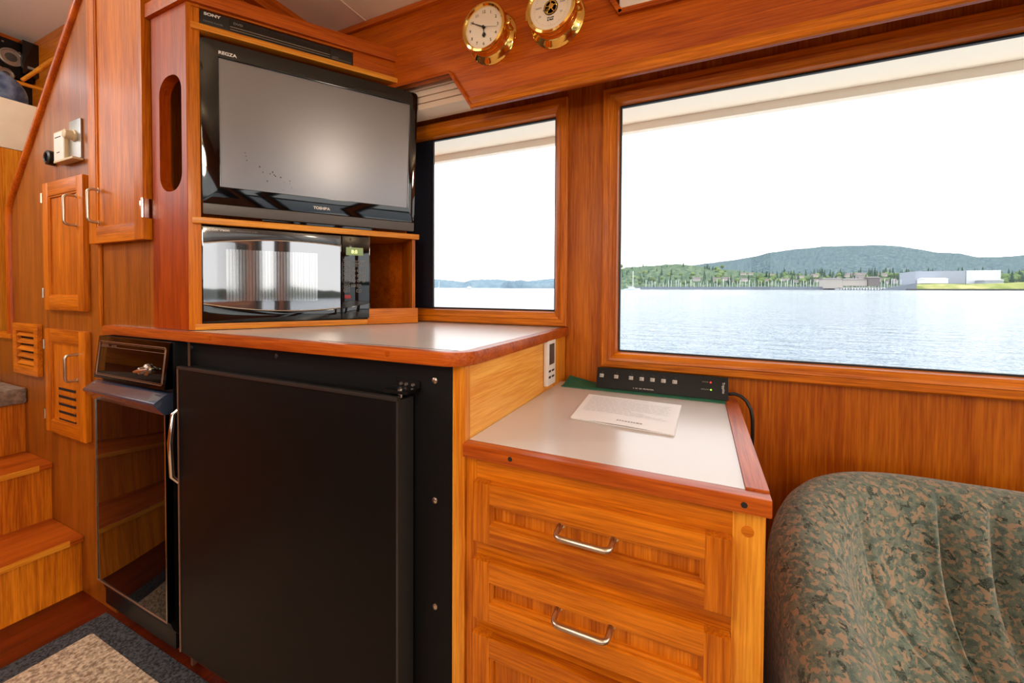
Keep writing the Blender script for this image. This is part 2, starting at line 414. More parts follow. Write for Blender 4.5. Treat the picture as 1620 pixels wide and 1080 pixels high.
def window(n, wn):
    r = struct('window_%d' % n)
    mb = MB(); frame_ring(mb, wn[0], wn[1], wn[2], wn[3], PROF, 'teak_x', 'teak_z'); mb.build('window_frame', r)
    mb = MB(); frame_ring(mb, wn[0]+.004, wn[1]-.004, wn[2]+.004, wn[3]-.004, [(-.003, 1.287), (.006, 1.287), (.006, 1.297), (-.003, 1.297)], 'rubber', 'rubber'); mb.build('gasket', r)
    mb = MB(); mb.box(wn[0]-.002, wn[1]+.002, 1.289, 1.294, wn[2]-.002, wn[3]+.002, 'pane_glass'); mb.build('window_pane', r)
    return r
w1 = window(1, W1); window(2, W2)
mb = MB(); mb.box(W1[0]+.003, -.926, 1.279, 1.285, W1[2]+.006, W1[3]-.006, 'navy'); mb.box(-.928, -.922, 1.277, 1.286, W1[2]+.006, W1[3]-.006, 'rubber'); mb.build('blind_panel', w1)
# valance with its notches
VY = 1.12
vp = [(-1.29, .705), (-.823, .705), (-.746, .705), (-.743, .703), (-.664, .584), (2.6, .584), (2.6, .9645), (.9, .9645), (.9, .750), (-.073, .750), (-.198, .752), (-.226, .797), (-.226, .9645), (-1.283, .9645)]
mb = MB(); mb.prism(vp, VY, VY+.018, 'xz', 'teak_red_x', bev=.0015)
mb.build('trim_3', kind='structure')
def strip(mb, pts, w_, y0, y1, m):
    """flat moulding that follows a polyline in the xz plane"""
    for a, b in zip(pts[:-1], pts[1:]):
        a, b = Vector(a), Vector(b); d = (b-a).normalized(); nrm = Vector((-d.y, d.x))
        mb.prism([tuple(a-d*.002), tuple(b+d*.002), tuple(b+d*.002+nrm*w_), tuple(a-d*.002+nrm*w_)], y0, y1, 'xz', m, bev=.002)
mb = MB()
mb.tube([(-.664, VY-.001, .588), (2.58, VY-.001, .588)], .008, 'teak_x', 8)
strip(mb, [(-.668, .594), (2.58, .594)], .02, VY-.006, VY, 'teak_x')
strip(mb, [(-1.28, .705), (-.744, .705), (-.664, .584)], .010, VY-.008, VY, 'teak_red_x')
strip(mb, [(-.236, .96), (-.236, .795), (-.206, .743), (-.073, .738), (.9, .738)], .013, VY-.012, VY, 'teak_red_x')
mb.box(-1.28, -.24, VY-.014, VY-.0005, .945, .9645, 'teak_nose_x', .003)
mb.build('trim_4', kind='structure')
mb = MB()
for k in range(4): mb.box(-.21+k*.28, .06+k*.28, VY+.022, VY+.06, .735, .955, 'headliner_light', .006)
mb.build('trim_5', kind='structure')
# wood bulkhead beside the stair, with the sloping stair rail
BX0, BX1 = -1.74, -1.475
wl = [(-2.895, -1.07), (BX0, -1.07), (BX0, -.112), (BX1, -.112), (BX1, .9), (-1.34, .9), (-1.34, 1.595), (-2.574, .35), (-2.574, -.187), (-2.895, -.187)]
mb = MB(); mb.prism(wl, .655, .675, 'xz', 'panel_left'); mb.build('wall_left', kind='structure')
mb = MB(); mb.tube([(-2.58, .655, -.187), (-2.58, .655, .1), (-2.58, .655, .30), (-2.572, .655, .338), (-2.552, .655, .372), (-1.935, .655, .995), (-1.36, .655, 1.575)], .015, 'teak_red_z', 10)
mb.build('trim_6', kind='structure')
mb = MB(); mb.box(-2.895, -2.55, .64, .69, -.20, -.18, 'teak_x', .004); mb.build('trim_7', kind='structure')
mb = MB(); mb.box(BX0-.075, BX0-.06, .647, .6545, -.12, .97, 'teak_z', .003); mb.build('trim_8', kind='structure')
# bulkhead behind the TV corner (closes the cabin forward)
mb = MB(); mb.box(-1.53, -1.5, .68, WY-.001, -.105, .9, 'panel_wall'); mb.box(-1.5, -1.3145, .68, WY, .88, .9, 'panel_wall'); mb.box(-1.345, -1.315, .68, WY, .9, .965, 'panel_wall')
mb.build('wall_forward', kind='structure')
# pilothouse shell
mb = MB(); mb.box(-4.0, -1.535, 1.11, 1.14, -1.069, 1.599, 'teak_x'); mb.box(-1.535, -1.35, 1.11, 1.14, .966, 1.599, 'teak_x'); mb.build('wall_pilothouse', kind='structure')
mb = MB(); mb.box(-4.0, -3.97, -1.92, 1.11, -1.069, .72, 'teak_y'); mb.box(-4.0, -3.97, -1.95, 1.11, 1.52, 1.6, 'teak_red_y'); mb.box(-4.0, -3.97, .55, 1.11, .72, 1.52, 'black_satin')
mb.box(-4.0, -3.97, -1.95, -1.75, .72, 1.52, 'teak_z'); mb.box(-3.99, -3.96, -.64, -.58, .72, 1.52, 'teak_z'); mb.build('wall_windscreen', kind='structure')
mb = MB(); mb.box(-3.968, -2.47, -1.91, 1.108, -.43, -.395, 'floor_wood'); mb.build('floor', kind='structure')
# port side and aft walls (behind the camera; windows and a glazed door let the daylight in)
PW = [(-3.3, -2.1, .55, 1.2), (-.95, .45, -.12, .58), (.6, 2.5, -.12, .58)]
mb = MB(); mb.prism([(-4.0, -1.07), (2.62, -1.07), (2.62, .99), (-1.32, .99), (-1.32, 1.6), (-4.0, 1.6)], -1.95, -1.92, 'xz', 'panel_wall',
    holes=[[(a, c), (b, c), (b, d), (a, d)] for a, b, c, d in PW]); mb.build('wall_port', kind='structure')
for i, (a, b, c, d) in enumerate(PW):
    r = struct('window_%d' % (3+i)); mb = MB(); frame_ring(mb, a, b, c, d, [(0, -1.95), (0, -1.90), (.045, -1.90), (.045, -1.95)], 'teak_x', 'teak_z'); mb.build('window_frame', r)
    mb = MB(); mb.box(a, b, -1.938, -1.934, c, d, 'pane_glass'); mb.build('window_pane', r)
AW = [(-1.90, -1.60, -.95, .90), (-1.53, -.62, -.95, .90), (-.52, .32, -.95, .90), (.5, 1.1, -.1, .6)]
mb = MB(); mb.prism([(-1.95, -1.07), (1.33, -1.07), (1.33, .99), (-1.95, .99)], 2.62, 2.65, 'yz', 'panel_wall', holes=[[(a, c), (b, c), (b, d), (a, d)] for a, b, c, d in AW])
mb.build('wall_aft', kind='structure')
for i, (a, b, c, d) in enumerate(AW):
    r = struct(('door_%d' % (i+1)) if i < 3 else 'window_6'); mb = MB()
    rimp = [(a-.0, c-.0), (b, c), (b, d), (a, d)]
    mb.prism(rimp, 2.60, 2.66, 'yz', 'black_satin' if i < 3 else 'teak_z', holes=[[(a+.05, c+.08), (b-.05, c+.08), (b-.05, d-.05), (a+.05, d-.05)]]); mb.build('door_frame' if i < 3 else 'window_frame', r)
    mb = MB(); mb.box(2.628, 2.633, a+.045, b-.045, c+.07, d-.045, 'pane_glass'); mb.build('pane', r)
# brass cages for the added fill lamps, hung out of view
for i, (lx, ly, lz, le) in enumerate(FILL_LAMPS):
    mb = MB(); mb.lathe([(.05, 0), (.052, .010), (.008, .016), (.008, .9645-lz-.115)], (lx, ly, .964), 'brass', 'z', 28)
    for k in range(3): a = k*2*PI/3; mb.tube([(lx, ly, lz+.118), (lx+.125*math.cos(a), ly+.125*math.sin(a), lz+.03), (lx+.125*math.cos(a), ly+.125*math.sin(a), lz-.03)], .003, 'brass', 6)
    mb.tube([(lx+.125*math.cos(k*PI/12), ly+.125*math.sin(k*PI/12), lz-.03) for k in range(24)], .004, 'brass', 6, closed=True)
    tag(mb.build('fill_lamp_cage'), ('added fill lamp in hanging brass cage in the middle of the cabin, lowest of the four', 'added fill lamp in hanging brass cage nearest the port windows', 'added fill lamp in hanging brass cage nearest the aft wall', 'added fill lamp in hanging brass cage nearest the stair')[i], 'lamp', 'added fill lamps')

# ================================================================== BUILT-IN JOINERY, LEFT
# hanging cupboard door beside the television corner
t = thing('wall_cupboard', 'tall hanging cupboard door with nickel pull beside the television corner', 'cupboard', (-1.655, .64, .152))
mb = panel_door(-1.825, -1.487, .152, 1.06, .630, .0235, .05, rec=.006); d = mb.build('door', t)
pull((-1.757, .6305, .322), (-1.757, .6305, .218), (0, -.026, 0), .0045, 'nickel', d)
mb = MB(); mb.box(-1.4865, -1.483, .632, .652, .215, .272, 'chrome', .001); mb.tube([(-1.4855, .629, .215), (-1.4855, .629, .272)], .0042, 'chrome', 10)
mb.box(-1.503, -1.4865, .6285, .6298, .222, .265, 'chrome', .0005); h = mb.build('hinge', t)
mb = MB(); mb.box(-1.4865, -1.483, .632, .652, .97, 1.03, 'chrome', .001); mb.tube([(-1.4855, .629, .97), (-1.4855, .629, 1.03)], .0042, 'chrome', 10); mb.build('hinge', t)
# lockers set in the bulkhead
t = thing('locker', 'upper wooden locker door with nickel pull in the stair bulkhead', 'locker', (-2.05, .65, -.075), group=None)
mb = panel_door(-2.212, -1.892, -.072, .392, .638, .0165, .046, rail=.05); d = mb.build('door', t)
pull((-1.94, .6385, .322), (-1.94, .6385, .222), (0, -.03, 0), .0045, 'nickel', d)
for z in (-.01, .34):
    mb = MB(); mb.tube([(-2.214, .637, z-.018), (-2.214, .637, z+.018)], .004, 'nickel', 8); mb.build('hinge', t)
t = thing('locker', 'lower wooden locker door with vent slots near the stair foot', 'locker', (-2.05, .65, -.53))
mb = panel_door(-2.212, -1.892, -.522, -.142, .638, .0165, .046, rail=.045, slots=[(-2.12, -1.985, -.474+k*.028, -.465+k*.028) for k in range(5)])
for k in range(5): mb.box(-2.12, -1.985, .6425, .6455, -.464+k*.028, -.460+k*.028, 'teak_x', .001)
d = mb.build('door', t)
pull((-1.95, .6385, -.222), (-1.95, .6385, -.312), (0, -.03, 0), .0045, 'nickel', d)
for z in (-.46, -.20):
    mb = MB(); mb.tube([(-2.214, .637, z-.018), (-2.214, .637, z+.018)], .004, 'nickel', 8); mb.build('hinge', t)
t = thing('vent_grille', 'small wooden louvred vent grille left of the lower locker door', 'vent', (-2.405, .65, -.33))
mb = MB(); mb.prism([(-2.525, -.332), (-2.285, -.332), (-2.285, -.132), (-2.525, -.132)], .640, .6545, 'xz', 'teak_x', holes=[[(-2.49, -.298), (-2.32, -.298), (-2.32, -.162), (-2.49, -.162)]], bev=.002); mb.build('frame', t)
for k in range(5):
    z = -.290+k*.028; mb = MB(); mb.prism([(.642, z-.004), (.6545, z+.010), (.6545, z+.014), (.642, z)], -2.489, -2.321, 'yz', 'teak_x'); mb.build('slat', t)
mb = MB(); mb.box(-2.49, -2.32, .6542, .6549, -.298, -.162, 'dark_void'); mb.build('shade_sheet', t)
# switches on the bulkhead
t = thing('dimmer_switch', 'steel switch plate with round knob on the bulkhead', 'switch', (-1.972, .652, .456))
mb = MB(); mb.box(-2.018, -1.93, .649, .6545, .456, .590, 'steel_plate', .002); mb.build('plate', t)
mb = MB(); mb.lathe([(.020, 0), (.020, .004), (.016, .006), (.015, .026), (.012, .028)], (-1.975, .649, .535), 'ivory_plastic', 'y', 24); mb.build('knob', t)
t = thing('thermostat', 'small ivory box with dark slots on a bracket beside the switch plate', 'thermostat', (-2.08, .64, .455))
mb = MB(); mb.box(-2.106, -2.021, .638, .6545, .455, .562, 'ivory_plastic', .003); mb.box(-2.102, -2.025, .6372, .6384, .459, .558, 'white_plastic', .0005); mb.build('body', t)
for (a, b, z) in ((-2.092, -2.046, .540), (-2.078, -2.056, .486)): mb = MB(); mb.box(a, b, .6364, .6372, z, z+.0025, 'ink'); mb.build('slot', t)
mb = MB(); mb.box(-2.07, -1.925, .626, .654, .446, .4535, 'ivory_plastic', .002); mb.build('bracket', t)

mb = MB(); mb.lathe([(.026, 0), (.026, .018), (.019, .022), (.015, .02), (.015, .004)], (-2.158, .654, .482), 'rubber', 'y', 24); mb.lathe([(.0145, 0), (.0145, .006), (.003, .007)], (-2.158, .654, .482), 'chrome', 'y', 20)
tag(mb.build('power_socket'), 'round black socket on the bulkhead left of the ivory box', 'socket')

# ================================================================== STAIR
t = thing('staircase', 'varnished teak steps with carpeted landing rising on the left', 'stairs', (-2.3, .1, -1.07))
Y0 = -.9
mb = MB(); mb.box(-2.003, -1.985, Y0, .6545, -1.0695, -.880, 'teak_z'); mb.build('riser', t)
mb = MB(); mb.box(-2.262, -1.968, Y0, .6545, -.888, -.866, 'teak_nose_y', .005); mb.box(-1.9735, -1.967, Y0, .62, -.887, -.867, 'teak_light_y', .002); mb.build('tread', t)
mb = MB(); mb.box(-2.243, -2.226, Y0, .6545, -.880, -.660, 'teak_z'); mb.build('riser', t)
mb = MB(); mb.box(-2.50, -2.212, Y0, .6545, -.672, -.650, 'teak_nose_y', .005); mb.box(-2.217, -2.211, Y0, .62, -.671, -.651, 'teak_light_y', .002); mb.build('tread', t)
mb = MB(); mb.box(-2.482, -2.465, Y0, .6545, -.660, -.445, 'teak_z'); mb.build('riser', t)
mb = MB(); mb.box(-2.9, -2.435, Y0, .654, -.453, -.388, 'carpet_grey', .022, 4); mb.build('carpet', t)

# ================================================================== PILOTHOUSE, SEEN PAST THE RAIL
t = thing('helm_settee', 'cream and wood settee base above the stair landing', 'settee', (-3.2, .7, -.39))
mb = MB(); mb.box(-2.925, -2.903, .30, 1.105, -.387, .651, 'teak_light_z'); mb.build('side_panel', t)
mb = MB(); mb.box(-3.45, -2.90, .30, 1.105, .652, .88, 'cream_panel', .008); mb.build('cushion', t)
def cushion(mb, c, s, m, e=4.0, n=28, folds=0):
    vs = []; fs = []
    for i in range(n+1):
        ph = -PI/2+PI*i/n
        for k in range(2*n):
            th = PI*k/n
            f = lambda v: math.copysign(abs(v)**(2/e), v)
            x, y, z = f(math.cos(ph))*f(math.cos(th)), f(math.cos(ph))*f(math.sin(th)), f(math.sin(ph))
            q = 1+(folds*math.sin(14*y+3*z) if folds else 0)
            vs.append((c[0]+s[0]*x*q, c[1]+s[1]*y*q, c[2]+s[2]*z*q))
    for i in range(n):
        for k in range(2*n): fs.append((i*2*n+k, i*2*n+(k+1) % (2*n), (i+1)*2*n+(k+1) % (2*n), (i+1)*2*n+k))
    mb.add(vs, fs, m, True)
mb = MB(); cushion(mb, (-3.16, .50, .96), (.10, .36, .155), 'denim', 2.6, 24, .02)
tag(mb.build('blue_cushion'), 'rounded blue denim cushion on the cream settee at left edge', 'cushion')
t = thing('gauge_console', 'black console with round gauges under the pilothouse ceiling', 'console', (-3.93, .78, 1.05))
a, b = atX(0, 50, -3.9), atX(52, 73, -3.9); cbt = atX(30, 124, -3.9)
mb = MB(); mb.box(-3.965, -3.90, .50, b.y, cbt.z, b.z-.01, 'black_satin', .006); mb.build('housing', t)
for (gx, gy, gr) in ((17, 91, .052), (9, 117, .034)):
    p = atX(gx, gy, -3.9); mb = MB(); mb.lathe([(gr, 0), (gr, .012), (gr*.86, .014), (gr*.84, .006)], (p.x, p.y, p.z), 'steel_plate', 'x', 28, 1); mb.lathe([(gr*.8, .002), (gr*.5, .006), (gr*.2, .008)], (p.x, p.y, p.z), 'lcd', 'x', 24, 1); mb.build('gauge', t)
for (gx, gy) in ((4, 65), (31, 84), (22, 120), (1, 106)):
    p = atX(gx, gy, -3.899); mb = MB(); mb.lathe([(.006, 0), (.004, .004)], (p.x, p.y, p.z), 'nickel', 'x', 10, 1); mb.build('screw', t)
mb = MB(); p = atX(45, 98, -3.88); mb.box(-3.97, -3.86, p.y-.03, p.y+.07, p.z-.09, p.z+.12, 'black_gloss', .006); mb.box(-3.862, -3.857, p.y-.01, p.y+.05, p.z-.05, p.z-.035, 'grey_print')
tag(mb.build('radio'), 'glossy black radio box right of the gauge console', 'radio')
mb = MB()
for (p, q, r_) in (((35, 127), (57, 113), .010), ((57, 113), (98, 85), .012), ((20, 128), (68, 142), .011)):
    A, B = atX(p[0], p[1], -3.6), atX(q[0], q[1], -3.6); mb.tube([A, B], r_, 'teak_light_y', 8)
tag(mb.build('grab_rail'), 'light wooden grab rail in front of the pilothouse console', 'rail')
mb = MB(); mb.box(-3.95, -3.62, .50, 1.10, .99, 1.01, 'teak_red_y', .003); mb.box(-3.66, -3.62, .9, .93, .70, .99, 'teak_y'); mb.box(-3.66, -3.62, 1.0, 1.03, .70, .99, 'teak_y')
tag(mb.build('dash_shelf'), 'dark wooden dashboard shelf below the black console', 'shelf')

# ================================================================== TELEVISION CORNER
CX, CYY, TH = -1.292, .648, math.radians(56)
def uv(u, v): return (CX+u*math.cos(TH)-v*math.sin(TH), CYY+u*math.sin(TH)+v*math.cos(TH))
def L(dz): return Matrix.Translation((0, 0, dz))
def lb(mb, name, parent, z0):       # build in the corner unit's own frame
    bmesh.ops.translate(mb.bm, vec=(0, 0, -z0), verts=list(mb.bm.verts)); return mb.build(name, parent, False)
TZ = -.1105
tvc = thing('corner_cabinet', 'varnished teak corner cabinet holding the television and microwave', 'cabinet', (CX, CYY, TZ), TH)
mb = MB()
x0, x1, z0, z1, r = -1.432, -1.318, .284, .612, .05
slot = rrect(x0, x1, z0, z1, r, 7)
mb.prism([(-1.473, TZ+.0005), (-1.294, TZ+.0005), (-1.294, .796), (-1.473, .796)], .648, .676, 'xz', 'teak_dark_z', holes=[slot]); mb.build('side_panel', tvc)
mb = MB(); mb.box(0, .0295, -.001, .02, TZ+.0005, .796, 'teak_z', .002); lb(mb, 'stile', tvc, TZ)
def plate(u1, z0, z1, m, name, f=0.0, back=True):
    e1 = uv(u1, f); e2 = uv(u1, .10); pts = [uv(.02, f), e1, e2, (e2[0]-.02, 1.246), (-1.47, 1.246), (-1.47, .68), (-1.31, .68)]
    mb = MB(); mb.prism(pts, z0, z1, 'xy', m); return mb.build(name, tvc)
plate(.652, TZ+.0005, -.0935, 'teak_red_x', 'bottom_board')
plate(.650, .190, .205, 'teak_x', 'shelf')
plate(.590, .7245, .733, 'teak_red_x', 'upper_board'); plate(.590, .82, .832, 'teak_red_x', 'top_board')
mb = MB(); mb.box(.0108, .6545, -.016, .001, .1885, .2065, 'teak_light_x', .003); lb(mb, 'shelf_edge', tvc, TZ)
mb = MB(); mb.box(.014, .4795, -.002, .015, TZ+.0005, -.0925, 'teak_light_x', .002); lb(mb, 'base_trim', tvc, TZ)
mb = MB(); mb.box(.480, .6545, -.002, .015, TZ+.0005, -.057, 'teak_x', .002); lb(mb, 'base_trim', tvc, TZ)
mb = MB(); mb.box(.633, .645, .0, .10, -.0925, .1895, 'teak_z', .002); lb(mb, 'end_panel', tvc, TZ)
mb = MB(); mb.prism([(-1.47, 1.247), (-1.03, 1.247), (-1.03, 1.255), (-1.47, 1.255)], -.0925, .83, 'xy', 'teak_red_x'); mb.build('back_panel', tvc)
mb = MB(); mb.prism([uv(.633, .10), uv(.645, .10), (-1.03, 1.247), (-1.045, 1.247)], -.0925, .1895, 'xy', 'teak_red_z'); mb.build('back_panel', tvc)
mb = MB(); mb.box(.434, .590, 0, .018, .733, .80, 'teak_red_x', .002); mb.box(.03, .434, 0, .018, .7865, .80, 'teak_red_x'); mb.box(.012, .434, -.006, .001, .7865, .7905, 'teak_x', .001)
mb.box(.590, .594, 0, .12, .7235, .80, 'teak_red_z'); lb(mb, 'fascia', tvc, TZ)
mb = MB(); mb.box(.0108, .594, -.012, .018, .7235, .741, 'teak_light_x', .003); lb(mb, 'lower_rail', tvc, TZ)
mb = MB(); mb.box(-.008, .602, -.010, .02, .796, .837, 'teak_red_x', .003); lb(mb, 'crown', tvc, TZ)
mb = MB(); mb.box(-1.482, -1.288, .637, .66, .7965, .8365, 'teak_red_x', .003); mb.build('crown', tvc)
# disc player
t = thing('disc_player', 'slim black disc player in the slot above the television', 'disc player', (*uv(.03, .0), .742), TH)
def tb(mb, name, parent, u0=.03, z0=.742): bmesh.ops.translate(mb.bm, vec=(-u0, 0, -z0), verts=list(mb.bm.verts)); return mb.build(name, parent, False)
mb = MB(); mb.box(.0305, .432, -.004, .22, .7425, .7825, 'dvd_black', .002); body = tb(mb, 'body', t)
mb = MB(); mb.box(.098, .366, -.0052, -.0035, .7475, .7765, 'black_gloss', .0005); tb(mb, 'window', t)
mb = MB(); mb.box(.100, .364, -.0066, -.005, .7565, .7585, 'dvd_line'); mb.box(.100, .364, -.0060, -.005, .7500, .7515, 'dvd_line'); mb.box(.368, .428, -.0048, -.0035, .7500, .7512, 'dvd_line'); tb(mb, 'trim_line', t)
def ft(s, size, u, z, v, mat, parent, u0, z0, sx=1.0, bold=0): return text(s, size, Matrix.Translation((u-u0, v, z-z0)) @ Matrix.Rotation(PI/2, 4, 'X'), mat, parent, sx=sx, bold=bold, world=False)
ft('SONY', .0105, .040, .7715, -.0046, 'white_print', t, .03, .742, 1.35, .0004)
ft('CD/DVD PLAYER', .0055, .038, .753, -.0046, 'grey_print', t, .03, .742, 1.1)
ft('DVD', .0085, .108, .766, -.0058, 'grey_print', t, .03, .742, 1.3, .0002); ft('HDMI', .006, .370, .7535, -.0046, 'grey_print', t, .03, .742, 1.2)
# television
LEAN = math.atan2(.04, .47)
t = thing('television', 'black flat television with grey screen leaning out of the corner cabinet', 'television', (*uv(.335, -.004), .2085), TH)
t.rotation_euler = (LEAN, 0, TH)
def q(mb, name, parent=None): return mb.build(name, parent or t, False)
hw = .3005; U0 = -hw; U1 = hw; TH_ = .478; B0 = .008
mb = MB(); mb.prism(rrect(U0, U1, B0, TH_, .012, 4), .004, .045, 'xz', 'black_gloss', bev=.003)
sx0, sx1, sz0, sz1 = -.259, .276, .088, .437
mb.prism(rrect(U0, U1, B0+.031, TH_, .010, 4), -.010, .006, 'xz', 'black_gloss', holes=[[(sx0, sz0), (sx1, sz0), (sx1, sz1), (sx0, sz1)]], bev=.0015)
q(mb, 'bezel')
mb = MB(); mb.box(sx0-.002, sx1+.002, -.004, .003, sz0-.002, sz1+.002, 'tv_screen'); q(mb, 'screen')
mb = MB(); mb.box(U0+.001, U1-.001, -.012, .004, B0, B0+.030, 'grey_bar', .003); q(mb, 'speaker_bar')
mb = MB(); mb.prism([(-.24, .05), (.24, .05), (.22, .44), (-.22, .44)], .045, .075, 'xz', 'black_satin', bev=.01); q(mb, 'rear_cover')
mb = MB(); mb.box(-.16, .16, -.0, .075, -.0015, .010, 'black_gloss', .004); q(mb, 'stand')
def tt(s, size, u, z, v, mat, sx=1.0, bold=0): return text(s, size, Matrix.Translation((u, v, z)) @ Matrix.Rotation(PI/2, 4, 'X'), mat, t, sx=sx, bold=bold, world=False)
tt('REGZA', .0115, -.259, .445, -.0108, 'white_print', 1.15, .0004); tt('TOSHIBA', .0115, -.022, .052, -.0108, 'white_print', 1.0, .0005)
random.seed(3)
for k in range(16):
    mb = MB()
    a = random.random(); u = -.235+.16*a+random.uniform(-.012, .012); z = .20-.10*a+random.uniform(-.018, .018); mb.lathe([(random.uniform(.0008, .0024), 0), (.0005, .0002)], (u, -.0041, z), 'smudge', 'y', 8); q(mb, 'smudge')
# microwave
MU, MZ = .029, -.0905
t = thing('microwave', 'black mirror-fronted microwave oven in the lower shelf of the corner cabinet', 'microwave', (*uv(MU, 0), MZ), TH)
def mwb(mb, name, parent=None):
    return mb.build(name, parent or t, False)
plain('mirror_black', (150, 150, 152), .03, metal=.85); plain('mirror_mesh', (188, 188, 188), .07, metal=.85); plain('mw_band', (46, 42, 40), .22, coat=.6)
W_, H_, DV = .459, .276, .368
mb = MB(); mb.box(.002, W_-.002, .022, .29, .004, H_-.002, 'black_satin', .004); mwb(mb, 'body')
for u in (.03, W_-.03):
    mb = MB(); mb.box(u-.012, u+.012, .03, .25, -.0015, .005, 'rubber'); mwb(mb, 'foot')
mb = MB(); mb.box(0, DV-.001, .0, .021, 0, H_, 'black_gloss', .003); door = mwb(mb, 'door')
def arc(u0, u1, z0, z1, sag, n=14): return [(u0+(u1-u0)*k/n, z0+(z1-z0)*k/n+sag*(1-(2*k/n-1)**2)) for k in range(n+1)]
top = arc(.004, DV-.004, .226, .240, .012); bot = arc(DV-.004, .004, .038, .054, -.014)
mb = MB(); mb.prism(bot+top, -.003, .0005, 'xz', 'mirror_black'); mwb(mb, 'window', door)
mb = MB()
mb.box(.056, .296, -.0036, -.0029, .060, .214, 'mirror_black')
for k in range(30): mb.box(.0575+k*.008, .0641+k*.008, -.0040, -.0030, .062, .212, 'mirror_mesh')
mwb(mb, 'screen_mesh', door)
mb = MB(); tp = arc(.004, DV-.004, .228, .242, .012); mb.prism(tp+[(DV-.004, H_-.003), (.004, H_-.003)], -.0045, 0, 'xz', 'mw_band', bev=.0015); mwb(mb, 'top_band', door)
mb = MB(); bt = arc(DV-.004, .004, .036, .052, -.014); mb.prism([(.004, .003), (DV-.004, .003)]+bt, -.0055, 0, 'xz', 'black_gloss', bev=.002); mwb(mb, 'bottom_band', door)
for e_ in (top, bot): mb = MB(); mb.tube([(p[0], -.0035, p[1]) for p in e_], .0015, 'chrome', 8); mwb(mb, 'chrome_edge', door)
mb = MB(); mb.box(DV+.001, W_, .0, .021, 0, H_, 'black_gloss', .003); cp = mwb(mb, 'control_panel')
mb = MB(); mb.prism([(DV+.004, .003), (W_-.004, .003), (W_-.004, .052), (DV+.004, .036)], -.004, 0, 'xz', 'black_gloss', bev=.0015); mwb(mb, 'open_button', cp)
mb = MB(); mb.box(DV+.014, DV+.068, -.002, 0, .212, .238, 'vfd', .001); mwb(mb, 'display', cp)
text('8:8', .016, Matrix.Translation((DV+.030, -.0024, .2185)) @ Matrix.Rotation(PI/2, 4, 'X'), 'vfd_lit', cp, world=False, bold=.0003)
def ring(u, z, w, h, r):
    mb = MB(); rim(mb, rrect(u-w/2, u+w/2, z-h/2, z+h/2, r, 4), .0012, -.0016, .0, 'xz', 'grey_print'); mb.box(u-w*.25, u+w*.25, -.0014, 0, z-.0008, z+.0008, 'grey_print'); mwb(mb, 'button', cp)
for k in range(8): ring(DV+.016, .194-k*.0142, .019, .0115, .003)
ring(DV+.046, .190, .018, .010, .002); ring(DV+.046, .179, .018, .010, .002); ring(DV+.068, .185, .020, .020, .002)
for r_ in range(3):
    for c_ in range(3): ring(DV+.038+c_*.0155, .161-r_*.0165, .011, .011, .0052)
ring(DV+.037, .111, .013, .009, .002); ring(DV+.054, .111, .013, .011, .003); ring(DV+.054, .094, .015, .011, .003)
mb = MB(); mb.box(DV+.009, DV+.029, -.0016, 0, .068, .080, 'red_key', .0008); mwb(mb, 'stop_button', cp)
text('Emerson', .0095, Matrix.Translation((.024, -.0050, H_-.0135)) @ Matrix.Rotation(PI/2, 4, 'X') @ Matrix.Rotation(0, 4, 'Z'), 'white_print', door, world=False, sx=1.25, bold=.0003)
mb = MB(); rim(mb, rrect(.0135, .0215, H_-.0145, H_-.0065, .001, 2), .001, -.0052, -.0045, 'xz', 'white_print'); mb.box(.0155, .0195, -.0052, -.0045, H_-.0125, H_-.0085, 'white_print'); mwb(mb, 'emblem', door)
text('MICROWAVE OVEN', .005, Matrix.Translation((.082, -.0050, H_-.0125)) @ Matrix.Rotation(PI/2, 4, 'X'), 'grey_print', door, world=False, sx=1.2)

# ================================================================== HIGH COUNTER, FRIDGE, COMPACTOR
ZC = -.111
def round_corner(cx, cy, r, a0, a1, n=8): return [(cx+r*math.cos(a0+(a1-a0)*k/n), cy+r*math.sin(a0+(a1-a0)*k/n)) for k in range(n+1)]
t = thing('galley_counter', 'long high counter with pale laminate top and teak nosing', 'counter', (-1.05, .95, -.14))
XL, XR, YF, YB = -1.733, -.384, .624, 1.273
outer = [(XL, .654), (XL, YF+.01)]+round_corner(XL+.01, YF+.01, .01, PI, 1.5*PI, 3)+round_corner(XR-.055, YF+.055, .055, -PI/2, 0)+[(XR, YB), (XR-.024, YB)]
inner = round_corner(XR-.055, YF+.055, .031, 0, -PI/2)+[(XL+.02, YF+.024), (XL+.02, .654)]
mb = MB(); mb.prism(outer+inner, -.138, ZC, 'xy', 'teak_nose_x', bev=.004); mb.build('nosing', t)
lam = [(XL+.0201, .654), (XL+.0201, YF+.0241)]+[(p[0]-.0001, p[1]+.0001) for p in round_corner(XR-.055, YF+.055, .031, -PI/2, 0)]+[(XR-.0241, YB), (-1.497, YB), (-1.497, .654)]
mb = MB(); mb.prism(lam, -.132, ZC-.0006, 'xy', 'laminate'); mb.build('worktop', t)
mb = MB(); mb.box(-.79, -.41, .6565, .6585, ZC-.0008, ZC-.0002, 'ink'); mb.build('seam', t)
for p in ((-.56, -.122), (-1.15, -.123)): mb = MB(); mb.lathe([(.006, 0), (.006, .0006)], (p[0], YF, p[1]), 'teak_red_x', 'y', 14); mb.build('wood_plug', t)
t = thing('fridge_cabinet', 'teak cabinet end and stile around the black refrigerator', 'cabinet', (-.7, .95, -1.07))
mb = MB(); mb.box(-.424, -.3965, .65, .67, -1.069, -.1385, 'teak_light_z', .002); mb.build('stile', t)
mb = MB(); mb.box(-.412, -.3975, .67, 1.245, -1.069, -.1385, 'teak_lit_y'); mb.build('end_panel', t)
mb = MB(); mb.box(-.412, -.3965, 1.158, 1.273, -1.069, -.1385, 'teak_light_z', .001); mb.build('back_stile', t)
